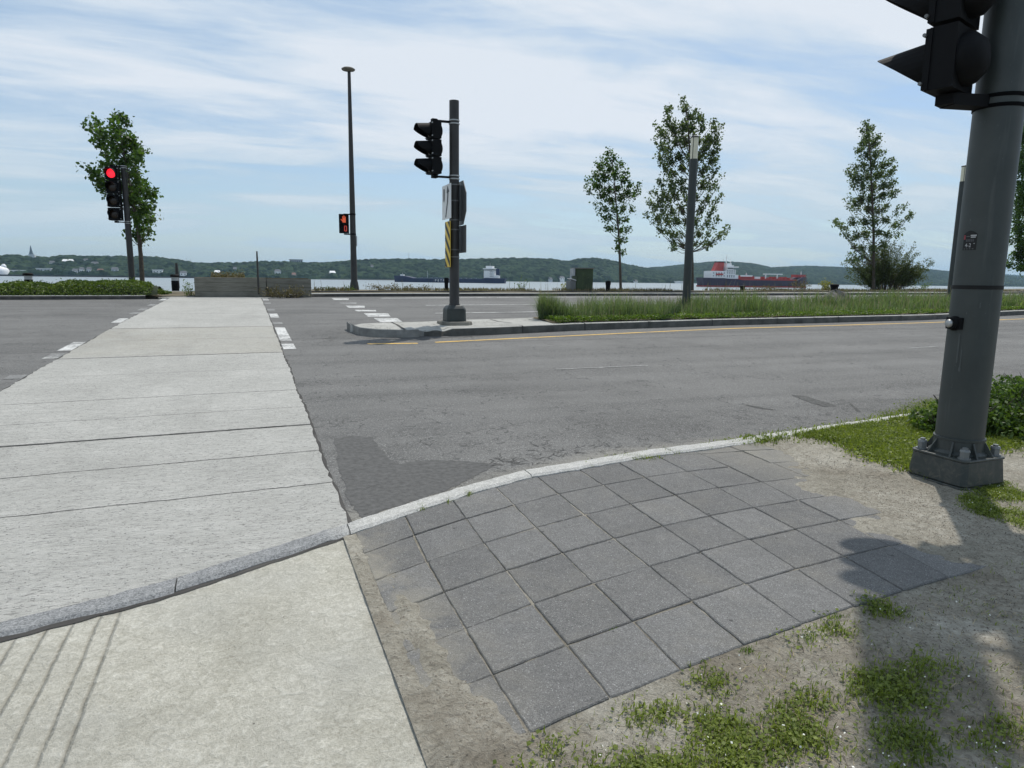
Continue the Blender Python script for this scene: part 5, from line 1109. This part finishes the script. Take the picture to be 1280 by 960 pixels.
# tall grass on the median
def med_grass():
    n = 52000; X = 5.95+rng.uniform(0, 1, n)**1.3*62; f = rng.uniform(0, 1, n); a = np.interp(X, [p[0] for p in mf_pts], [p[1] for p in mf_pts])+.22; b = np.interp(X, [p[0] for p in mback_pts], [p[1] for p in mback_pts])-.2
    tip = np.clip((X-5.8)/1.2, .0, 1); cen = a+(b-a)*.75; Y = np.where(X < 7.1, cen+(a+(b-a)*f-cen)*tip, a+(b-a)*f)
    tuft = vnoise(X, Y, 1.6, 11); h = .23+.34*tuft*smooth(.0, .35, (Y-a)/(b-a)); h = np.where(Y-a < .3, h*.5, h)
    k = vnoise(X, Y, 2.3, 21)+.45*rng.uniform(0, 1, n) > .46; h = h*(.75+.6*vnoise(X, Y, .5, 31))
    w = .008+.0011*np.clip(X-6, 0, 30)
    P = np.stack([X, Y, gzv(Y)+.16], 1)
    MG = rng.uniform(0, 1, len(P)) < .07; tag(blades('seed_heads', P[k & MG]+np.array([0, 0, .05]), h[k & MG]*1.25, w[k & MG]*.7, M_['straw'], lean=.25), kind='stuff')
    tag(blades('median_grass', P[k], h[k], w[k], M_['g_med'], lean=.45), kind='stuff')
    n = 34000; X = 6.0+rng.uniform(0, 1, n)**1.3*60; a = np.interp(X, [p[0] for p in mf_pts], [p[1] for p in mf_pts]); Y = a+.17+rng.uniform(0, 1, n)**1.5*1.0
    k = vnoise(X, Y, 1.1, 5)+.5*rng.uniform(0, 1, n) > .45
    tag(leaves('low_weeds', np.stack([X, Y, gzv(Y)+.17+.10*rng.uniform(0, 1, n)], 1)[k], .05, M_['g_low'], up=.8), kind='stuff')
med_grass()

# near turf: patches located off the photo, thinned by noise
def patch_pts(polys, n, seed, thr=.45, s=6, jit=.03):
    out = []
    for poly, dn in polys:
        W = np.array([(gp(*p).x, gp(*p).y) for p in poly]); lo, hi = W.min(0), W.max(0); m = int(n*dn*(hi-lo).prod()); q = rng.uniform(lo, hi, (m, 2)); ins = np.zeros(m, bool); j = len(W)-1
        for i in range(len(W)):
            c = ((W[i, 1] > q[:, 1]) != (W[j, 1] > q[:, 1])) & (q[:, 0] < (W[j, 0]-W[i, 0])*(q[:, 1]-W[i, 1])/(W[j, 1]-W[i, 1]+1e-12)+W[i, 0]); ins ^= c; j = i
        q = q[ins]; nz = fbm(q[:, 0], q[:, 1], s, seed, 3); q = q[nz > thr+.06*rng.normal(size=len(q))]; out.append(q)
    q = np.concatenate(out); q = q+rng.normal(0, jit, q.shape); z = soil_z(q[:, 0], q[:, 1]); return np.column_stack([q, z])
TURF = [([(640, 990), (690, 930), (720, 910), (770, 885), (800, 895), (850, 885), (930, 900), (960, 990)], 1.0), ([(870, 840), (905, 832), (925, 862), (880, 866)], 1.0), ([(930, 815), (960, 812), (955, 830), (920, 828)], .6),
        ([(970, 890), (1010, 870), (1050, 850), (1110, 850), (1150, 880), (1170, 930), (1150, 990), (960, 990)], 1.0), ([(1085, 755), (1125, 750), (1122, 772), (1085, 770)], 1.0), ([(1010, 800), (1050, 780), (1060, 790), (1015, 812)], .9),
        ([(990, 800), (1020, 795), (1025, 815), (1000, 820)], .6), ([(1180, 830), (1215, 830), (1225, 865), (1195, 870)], .5), ([(1200, 910), (1280, 905), (1300, 990), (1170, 990)], .8), ([(1205, 618), (1240, 606), (1290, 618), (1300, 672), (1240, 655), (1212, 640)], 2.0), ([(1010, 860), (1170, 820), (1180, 880), (1000, 900)], .35)]
P = patch_pts(TURF, 28000, 3, .495, 8, .03); tag(blades('turf', P, .028, .0042, M_['g_turf'], lean=.8), kind='stuff')
P = patch_pts(TURF, 20000, 3, .51, 8, .04); P[:, 2] += rng.uniform(.004, .02, len(P)); tag(leaves('clover', P, .014, M_['g_turf'], aspect=.8, up=1.6), kind='stuff')
P = patch_pts([(t[0], .009) for t in TURF]+[([(700, 990), (880, 850), (1100, 770), (1290, 740), (1290, 990)], .0015)], 30000, 2, .45); P[:, 2] += rng.uniform(.008, .03, len(P)); tag(leaves('fallen_petals', P, .007, M_['petal'], aspect=.9, up=1.0), kind='stuff')
P = patch_pts([([(700, 990), (880, 850), (1100, 770), (1290, 740), (1290, 990)], .02)], 22000, 6, .3); P[:, 2] += .004; tag(blades('dry_straw', P, .02, .002, M_['straw'], lean=2.5), kind='stuff')
P = patch_pts([([(640, 990), (880, 850), (1210, 716), (1120, 640), (975, 560), (1130, 600), (1290, 640), (1290, 990)], .03)], 26000, 26, .3); P[:, 2] += .003; tag(blades('twigs', P, .008, .0035, M_['bark'], lean=3.0), kind='stuff')
P = patch_pts([([(560, 990), (660, 930), (900, 830), (1100, 760), (1290, 700), (1290, 990)], .05)], 22000, 16, .42, 5); tag(blades('sparse_grass', P, .022, .003, M_['g_turf'], lean=.9), kind='stuff')
# verge between kerb and post
VERGE = [([(905, 552), (940, 549), (985, 541), (1040, 534), (1100, 520), (1160, 500), (1290, 500), (1290, 560), (1180, 575), (1150, 600), (1130, 590), (1095, 582), (1070, 570), (1050, 558), (1000, 549), (950, 556)], 1.0)]
P = patch_pts(VERGE, 15000, 4, .40, 5, .06); tag(blades('verge_turf', P, .052, .006, M_['g_turf'], lean=.7), kind='stuff')
P = patch_pts(VERGE, 9000, 14, .42, 5, .09); P[:, 2] += rng.uniform(.005, .035, len(P)); tag(leaves('verge_clover', P, .022, M_['g_turf'], aspect=.8, up=1.2), kind='stuff')
n = 9500; X = 3.7+rng.uniform(0, 1, n)**.8*12; Y = kf(X)+.0-rng.uniform(0, 1, n)*np.clip((X-3.6)*.7, .10, 1.0); tag(blades('kerb_grass', np.stack([X, Y, gzv(Y)+np.where(Y > kf(X)-.15, .028, .01)], 1), np.where(X < 5.4, .045, .075), .009, M_['g_turf'], lean=.7), kind='stuff')
# weeds in the kerb joint
KW = []
for px, py, w, m in ((795, 575, 28, 420), (838, 568, 16, 220), (915, 556, 22, 260), (885, 561, 10, 60), (735, 584, 6, 50), (527, 640, 5, 70), (585, 622, 5, 60), (945, 552, 20, 300), (560, 632, 2, 20)):
    for k in range(m):
        g = gp(px+rng.normal(0, w*.5), py+rng.normal(0, 1.6)); KW.append((g.x, g.y, g.z+.02))
tag(blades('kerb_weeds', np.array(KW), .026, .0045, M_['g_turf'], lean=.9), kind='stuff')
KJ = []
for px, py, w, h_ in ((770, 792, 10, 4), (500, 670, 4, 3), (1045, 775, 12, 4), (1010, 800, 8, 6), (935, 818, 9, 4)):
    for k in range(70): g = gp(px+rng.normal(0, w*.5), py+rng.normal(0, h_*.5)); KJ.append((g.x, g.y, g.z+.012))
tag(blades('joint_moss', np.array(KJ), .012, .003, M_['g_low'], lean=.9), kind='stuff')
# loose grit
P = patch_pts([([(450, 680), (520, 680), (700, 930), (660, 990), (560, 990)], .06), ([(960, 560), (1290, 640), (1290, 990), (640, 990), (1210, 716)], .09)], 16000, 8, .3)
V = []; Fq = []
for p in P:
    r_ = rng.uniform(.0015, .005); o = len(V)
    for d in ((1, 0, 0), (0, 1, 0), (-1, 0, 0), (0, -1, 0), (0, 0, .8)): V.append((p[0]+d[0]*r_*rng.uniform(.6, 1.3), p[1]+d[1]*r_*rng.uniform(.6, 1.3), p[2]+d[2]*r_+.0005))
    Fq += [(o, o+1, o+4), (o+1, o+2, o+4), (o+2, o+3, o+4), (o+3, o, o+4)]
tag(rawmesh('grit', V, Fq, plain('grit_stone', (.20, .175, .14), .9, var=.6, scale=60)), kind='stuff')

# ------------------------------------------------------------------ ships
def onwater(px, py):
    r = ray(px, py); t = (H+4)/-r.z; return Vector((r.x*t, r.y*t, -4))
def ship(name, label, pxa, pya, pxb, pyb, bow, prof, beam, build):
    """local frame: u from the left end to the right end of the waterline, v away from us"""
    A = onwater(pxa, pya); B = onwater(pxb, pyb); u = (B-A); L = u.length; u.normalize(); v = Vector((-u.y, u.x, 0)); r = empty(name, A.lerp(B, .5), label, 'ship')
    W = lambda a, b, c: A+u*(a*L)+v*b+Vector((0, 0, c))
    def bx(mb, a0, a1, b0, b1, c0, c1, mi=0):
        mb.add([W(a, b, c) for c in (c0, c1) for a, b in ((a0, b0), (a1, b0), (a1, b1), (a0, b1))], [(3, 2, 1, 0), (4, 5, 6, 7), (0, 1, 5, 4), (1, 2, 6, 5), (2, 3, 7, 6), (3, 0, 4, 7)], mi)
    def hull(nm, top, zmul, mat, sh0=1.0):     # top: list of (a, z) deck line
        mb = MB(); N = 60; V = []
        for i in range(N+1):
            a = -.012+1.024*i/N; t = a if bow == 'right' else 1-a
            w = beam/2*min(1, max(.02, (1-max(0, (t-.86)/.152)**1.8)))*min(1, .78+.22*min(1, t/.08)); zt = float(np.interp(a, [p[0] for p in top], [p[1] for p in top]))
            inset = max(0, (t-.93))*.16*(1)       # raked stem
            aw = a-inset*(1 if bow == 'right' else -1)*.8
            if t < .03: aw = a+(.012 if bow == 'right' else -.012)
            V += [W(aw, beam/2-w*.9, -1.5), W(a, beam/2-w, zt*zmul), W(a, beam/2+w, zt*zmul), W(aw, beam/2+w*.9, -1.5)]
        fs = [(i*4+k, (i+1)*4+k, (i+1)*4+(k+1) % 4, i*4+(k+1) % 4) for i in range(N) for k in range(4)]+[(0, 1, 2, 3), (4*N+3, 4*N+2, 4*N+1, 4*N)]
        mb.add(V, fs); return mb.build(nm, mat, r)
    build(r, W, bx, hull, L, beam); return r
def blue_ship(r, W, bx, hull, L, bm):
    h = hull('hull', [(-.02, 6.9), (.10, 6.6), (.16, 5.2), (.20, 4.1), (.80, 4.1), (.84, 5.6), (1.02, 5.2)], 1, M_['hull_navy'])
    mb = MB(); bx(mb, .20, .80, 1.0, bm-1, 4.0, 4.5)
    for k in range(12): a = .24+k*.045; bx(mb, a, a+.012, bm*.3, bm*.7, 4.4, 5.3)
    bx(mb, .22, .79, bm*.45, bm*.55, 5.2, 5.5); mb.build('deck', plain('grey_blue_deck', (.12, .15, .18), .8), r)
    mb = MB(); bx(mb, .825, .875, 1.5, bm-1.5, 5.3, 15); bx(mb, .870, .915, 2, bm-2, 5.3, 13.5); bx(mb, .91, .95, 2, bm-2, 5.3, 8.5); bx(mb, .82, .92, .2, bm-.2, 14.6, 15.6); bx(mb, .84, .90, 3, bm-3, 15.6, 18.0); a = mb.build('superstructure', M_['whitepaint'], r)
    mb = MB(); bx(mb, .824, .9, 1.3, 1.44, 14.6-1.2, 14.6-.4); 
    for z in (7, 9.2, 11.4):
        for k in range(3): bx(mb, .878+k*.012, .884+k*.012, 1.9, 1.98, z, z+.9)
    mb.split('window', M_['window'], a)
    mb = MB(); bx(mb, .925, .955, bm*.4, bm*.6, 8, 15.2); mb.build('funnel', M_['hull_navy'], r)
    for a_, hh, nm in ((.30, 12.5, 'mast'), (.52, 13.5, 'mast'), (.07, 10, 'mast'), (.87, 21, 'mast')):
        mb = MB(); mb.cyl(W(a_, bm/2, 4), W(a_, bm/2, hh), .35, .15, n=6); mb.build(nm, M_['grey'], r)
    mb = MB(); bx(mb, .055, .085, bm*.3, bm*.6, 6.6, 8.2); mb.build('deckhouse', M_['whitepaint'], r)
    o = W(.52, .0, 0); u = (W(1, 0, 0)-W(0, 0, 0)).normalized()
    for k, ch in enumerate('PETRO-NAV'): text('lettering', ch, 3.4, W(.395+k*.0245, -.12, 2.1), u, (0, 0, 1), M_['whitepaint'], h, .05)
ship('cargo_ship', 'long low dark blue ship with a white bridge at its right end', 491, 352.4, 629, 354.3, 'left', None, 16, blue_ship)
def red_ship(r, W, bx, hull, L, bm):
    h = hull('hull', [(-.02, 8.2), (.05, 8.0), (.30, 7.2), (.34, 6.4), (.86, 6.4), (.92, 9.6), (1.02, 10.6)], 1, M_['hull_dark'])
    h2 = hull('boot_top', [(-.02, 1.3), (1.02, 1.3)], 1, M_['deckred']); h2.scale = (1.0005, 1.0005, 1)
    mb = MB(); bx(mb, .32, .86, .6, bm-.6, 6.3, 7.6)
    for k in range(14): a = .36+k*.034; bx(mb, a, a+.014, bm*.2, bm*.8, 7.5, 8.8+.9*(k % 3 == 0))
    bx(mb, .33, .46, bm*.2, bm*.7, 7.5, 10.4); bx(mb, .36, .86, bm*.42, bm*.5, 8.6, 9.1); mb.build('deck', M_['deckred'], r)
    mb = MB(); bx(mb, .06, .20, 1, bm-1, 8, 14.2); bx(mb, .19, .31, 1.5, bm-1.5, 7.5, 11); bx(mb, .20, .285, 2, bm-2, 11, 15.5); bx(mb, .20, .265, 2, bm-2, 15.5, 19.3); bx(mb, .19, .30, .0, bm, 17.4, 18.4); bx(mb, .21, .25, 3, bm-3, 19.3, 21.2); a = mb.build('superstructure', M_['whitepaint'], r)
    mb = MB(); bx(mb, .21, .263, 1.85, 1.96, 16.2, 17.0)
    for z in (8.8, 10.0, 12.2, 14.0):
        for k in range(4): bx(mb, .205+k*.02, .213+k*.02, 1.40, 1.48, z, z+.8)
    for z in (9.5, 12):
        for k in range(5): bx(mb, .075+k*.024, .083+k*.024, .9, .97, z, z+.8)
    mb.split('window', M_['window'], a)
    mb = MB(); mb.add([W(a, b, c) for a, c in ((.105, 14.2), (.185, 14.2), (.19, 21.8), (.135, 21.8)) for b in (bm*.3, bm*.7)], [(0, 2, 3, 1), (2, 4, 5, 3), (4, 6, 7, 5), (6, 0, 1, 7), (0, 6, 4, 2), (1, 3, 5, 7)]); fn = mb.build('funnel', M_['red'], r)
    mb = MB(); mb.add([W(a, b, c) for a, c in ((.1345, 21.8), (.191, 21.8), (.191, 22.8), (.136, 22.8)) for b in (bm*.29, bm*.71)], [(0, 2, 3, 1), (2, 4, 5, 3), (4, 6, 7, 5), (6, 0, 1, 7), (0, 6, 4, 2), (1, 3, 5, 7)]); mb.build('funnel_top', M_['black'], fn)
    for a_, z0, z1 in ((.225, 19, 29), (.20, 16, 25), (.265, 15, 26), (.95, 9, 15.5), (.42, 9, 13)):
        mb = MB(); mb.cyl(W(a_, bm/2, z0), W(a_, bm/2, z1), .38, .16, n=6); mb.box(W(a_, bm/2, z0+(z1-z0)*.7), (2.2, .3, .3)); mb.build('mast', M_['whitepaint'], r)
    mb = MB(); mb.cyl(W(.57, 2, 8), W(.57, 2, 12), .5, n=6); mb.cyl(W(.68, 2, 8), W(.68, 2, 12), .4, n=6); bx(mb, .55, .73, 1.6, 3.2, 11.7, 12.5); bx(mb, .33, .44, 1.2, 1.8, 9.6, 10.8); bx(mb, .47, .52, 2, 5, 7.6, 9.6); mb.build('deck_crane', M_['whitepaint'], r)
    mb = MB(); bx(mb, .88, .97, bm*.25, bm*.75, 9.6, 12.0); mb.build('forecastle', M_['deckred'], r)
    mb = MB(); bx(mb, .10, .16, -.4, .9, 10.6, 11.9); mb.build('lifeboat', M_['red'], r)
ship('tanker_ship', 'dark-hulled tanker with a red funnel and a white bridge at its left end', 881, 358.6, 1013, 359.9, 'right', None, 15, red_ship)

# ------------------------------------------------------------------ the far shore: houses, church, towers
def ground_hit(px, py, which=0):
    Ys, Yc, zf = HILL[which]; r = ray(px, py); best = None
    for Y in np.linspace(Ys+4, Yc, 200):
        X = r.x/r.y*Y; z = H+r.z/r.y*Y
        if zf(X, Y) >= z-.2: return X, Y, zf(X, Y)
    return r.x/r.y*(Ys+6), Ys+6, zf(r.x/r.y*(Ys+6), Ys+6)
_house_cache = {}
def house(px, py, w, h, wall, roof, label, rise=3.0, flat=False):
    X, Y, z = ground_hit(px, py); Y -= 6; z = H+ray(px, py).z/ray(px, py).y*Y; key = (w, h, wall, roof, flat)
    if key not in _house_cache:
        r = empty('house' if w < 26 else 'long_building', (X, Y, z), label, 'house' if w < 26 else 'building', 'buildings on the far shore'); dp = 9
        mb = MB(); mb.box((X, Y, z+h/2-3), (w, dp, h+6)); wl = mb.build('wall', M_[wall], r)
        mb = MB()
        for k in range(max(2, int(w/4))):
            xx = X-w/2+w*(k+.5)/max(2, int(w/4)); mb.box((xx, Y-dp/2-.03, z+h*.55), (1.3, .08, 1.4))
        mb.split('window', M_['window'], wl)
        mb = MB()
        if flat: mb.box((X, Y, z+h+.3), (w+1, dp+1, .9))
        else:
            a, b, c = w/2+.6, dp/2+.6, z+h; mb.add([(X-a, Y-b, c), (X+a, Y-b, c), (X+a, Y+b, c), (X-a, Y+b, c), (X-a*.75, Y, c+rise), (X+a*.75, Y, c+rise)], [(3, 2, 1, 0), (0, 1, 5, 4), (1, 2, 5), (2, 3, 4, 5), (3, 0, 4)])
        mb.build('roof', M_[roof], r); _house_cache[key] = r
    else:
        r = copy_tree(_house_cache[key]); r.location = (X, Y, z); r['label'] = label
HS = [(57, 340, 17, 4.5, 'housegrey', 'metalwhite', 'long shed with a bright white roof on the shore, right of the left-hand bollard', True),
      (25, 341, 18, 3, 'housegrey', 'metalwhite', 'low white-roofed hall beside the white dome at the far left', True),
      (83, 329, 6, 3, 'housewhite', 'metalwhite', 'small white house high on the wooded slope right of the steeple', False),
      (90, 329, 6, 3, 'housegrey', 'metalwhite', 'small pale-roofed house beside another, high on the wooded slope', False),
      (109, 328, 6, 3, 'housewhite', 'roof', 'small white house high on the slope, left of the leaning maple', False),
      (120, 333, 9, 4, 'housegrey', 'roof', 'pale house half way up the slope behind the leaning maple', False),
      (67, 332, 6, 4, 'housewhite', 'roof', 'small gabled white house half way up the slope', False),
      (96, 342, 7, 4, 'housewhite', 'roof', 'white waterside house below the slope, second right of the shed', False),
      (104, 342, 5, 6, 'housewhite', 'roof', 'narrow tall white house on the waterside', False),
      (113, 342, 5, 6, 'housegrey', 'roof', 'narrow pale house right of the tall white one on the waterside', False),
      (127, 342, 7, 4, 'housetan', 'roofred', 'tan house on the waterside just left of the red-lit signal', False),
      (82, 341, 7, 4, 'housetan', 'roofred', 'tan house on the waterside right of the white-roofed shed', False),
      (145, 341, 8, 5, 'housegrey', 'roof', 'grey house on the waterside under the leaning maple', False),
      (198, 342, 13, 5, 'housewhite', 'metalwhite', 'bright white building on the shore right of the maple trunk', True),
      (210, 343, 9, 4, 'housegrey', 'roof', 'grey-roofed house between the white building and the ringed bollard', False),
      (230, 345, 9, 4.5, 'housewhite', 'roof', 'white house on the shore left of the concrete planter', False),
      (272, 344, 8, 4.5, 'housewhite', 'metalwhite', 'small bright white house just above the left half of the planter', False),
      (264, 345, 7, 4, 'housetan', 'roofred', 'tan house just above the left end of the planter', False),
      (294, 340, 5, 5, 'housewhite', 'roof', 'narrow white house up the slope above the planter', False),
      (339, 344, 8, 5, 'housegrey', 'roof', 'grey house above the planter, left of a white gabled house', False),
      (347, 344, 9, 6, 'housewhite', 'roof', 'white gabled house above the right half of the planter', False),
      (367, 346, 6, 3.5, 'housetan', 'roofred', 'tiny tan-roofed house above the right end of the planter', False),
      (415, 344, 9, 4, 'housewhite', 'metalwhite', 'white house on the shore just left of the tall light mast', False),
      (451, 349, 6, 3, 'housewhite', 'roof', 'tiny white shed at the waterline right of the light mast', False),
      (464, 336, 4, 4, 'housegrey', 'roof', 'pale speck of a house up the slope between mast and blue ship', False),
      (700, 350, 8, 4, 'housewhite', 'roof', 'small white house on the shore left of the green cabinet', False),
      (686, 351, 5, 3, 'housegrey', 'roof', 'tiny grey shed on the shore, farther left of the cabinet', False),
      (792, 353.5, 5, 3, 'housewhite', 'roof', 'tiny white house on the shore right of the slender maple', False),
      (846, 354.5, 14, 4, 'housewhite', 'metalwhite', 'long white shed on the shore left of the lamp column', True)]
for (px, py, w, h, wl, rf, lb, fl) in HS: house(px, py, w, h, wl, rf, lb, flat=fl)
def dome():
    X, Y, z = ground_hit(3, 341.5); Y -= 10; z = H+ray(3, 341.5).z/ray(3, 341.5).y*Y; r = empty('dome_hall', (X, Y, z), 'bright white domed hall on the far shore at the left edge', 'building')
    mb = MB(); mb.lathe((X, Y, z-3), [(11, 0), (11, 6), (9.5, 9), (6, 11.5), (1.5, 12.6)], 20); mb.build('shell', M_['metalwhite'], r, smooth=True)
    mb = MB(); mb.lathe((X+5, Y, z+6), [(3, 0), (3, 4), (1.2, 6.4)], 10); mb.build('lantern', M_['metalwhite'], r, smooth=True)
dome()
def church():
    X, Y, z = ground_hit(38, 326); b = (X, Y); zb = hz(b, 326); r = empty('church', (X, Y, zb), 'grey church with a slender pointed steeple on the wooded ridge', 'church')
    zt = hz(b, 306.5); zm = hz(b, 318)
    mb = MB(); mb.box((X+3, Y, (zb+zm)/2-3), (8, 8, zm-zb+6)); mb.build('tower', M_['housegrey'], r)
    mb = MB(); mb.lathe((X+2, Y, zm), [(3.2, 0), (1.6, (zt-zm)*.45), (.2, zt-zm)], 8); mb.build('spire', plain('slate_spire', (.13, .17, .19), .6), r)
    P = [(44, 327), (52, 331)]; zc = hz(b, 330); mb = MB(); mb.box((X+16, Y+3, zc-1), (22, 9, 6)); mb.build('nave', M_['housegrey'], r)
    mb = MB(); c = zc+2; mb.add([(X+5, Y-2.5, c), (X+28, Y-2.5, c-3), (X+28, Y+8.5, c-3), (X+5, Y+8.5, c), (X+5, Y+3, c+5), (X+28, Y+3, c)], [(3, 2, 1, 0), (0, 1, 5, 4), (1, 2, 5), (2, 3, 4, 5), (3, 0, 4)]); mb.build('roof', M_['metalwhite'], r)
church()
def block():
    Y = 1345; X = atY(370, Y, 30); b = (X, Y); z0, z1 = hz(b, 331), hz(b, 325); r = empty('apartment_block', (X, Y, z0), 'flat-roofed grey block breaking the tree line above the planter', 'building'); w = 23
    mb = MB(); mb.box((X, Y, (z0+z1)/2-3), (w, 12, z1-z0+6)); wl = mb.build('wall', M_['housegrey'], r)
    mb = MB()
    for k in range(6): mb.box((X-w/2+w*(k+.5)/6, Y-6.05, (z0+z1)/2+.5), (2.4, .1, (z1-z0)*.6))
    mb.split('window', M_['window'], wl); mb = MB(); mb.box((X, Y, z1+.4), (w+1.5, 13, 1.2)); mb.build('roof', M_['roof'], r)
block()
for px, Y, py0, py1, w, lb in ((511, 1345, 315, 326, .5, 'thin antenna mast on the ridge above the blue ship'), (233, 1345, 322, 330, .45, 'short thin mast on the ridge left of the planter'), (238, 1345, 323, 330, .45, 'second thin mast on the ridge, right of its twin')):
    X = atY(px, Y, 30); b = (X, Y); mb = MB(); mb.cyl((X, Y, hz(b, py1)-5), (X, Y, hz(b, py0)), w, w*.5, n=6); o = mb.build('antenna_mast', M_['grey']); tag(o, lb, 'antenna')
# dark wharf along the far bank on the left, low sand spit under it
mb = MB(); x0, x1 = atY(-60, 1096, -3), atY(245, 1096, -3); mb.box(((x0+x1)/2, 1096, -3.2), (x1-x0, 3, 2.6)); tag(mb.build('wharf', M_['darkkerb']), 'long dark wharf line along the far bank on the left', 'wharf')
mb = MB(); x0, x1 = atY(400, 1090, -3), atY(500, 1090, -3); mb.box(((x0+x1)/2, 1090, -3.4), (x1-x0, 6, 1.6)); tag(mb.build('breakwater', M_['conc']), 'low grey breakwater on the far bank left of the blue ship', 'breakwater')

# ------------------------------------------------------------------ air
hb = MB(); hb.box((1000, 2300, 90-7.5/2), (9000, 5400, 187.5)); HZ = hb.build('haze', None) if False else None
def haze():
    mb = MB(); z0, z1 = -7.6, 130; mb.box((900, 2200, (z0+z1)/2), (9000, 5600, z1-z0)); t = bpy.data.materials.new('air'); t.use_nodes = True; nt = t.node_tree; nt.nodes.clear()
    o = nt.nodes.new('ShaderNodeOutputMaterial'); v = nt.nodes.new('ShaderNodeVolumePrincipled'); v.inputs['Color'].default_value = (.45, .70, 1.0, 1); v.inputs['Density'].default_value = .000085; v.inputs['Anisotropy'].default_value = .2
    nt.links.new(v.outputs[0], o.inputs['Volume']); tag(mb.build('haze', t), kind='stuff')
haze()
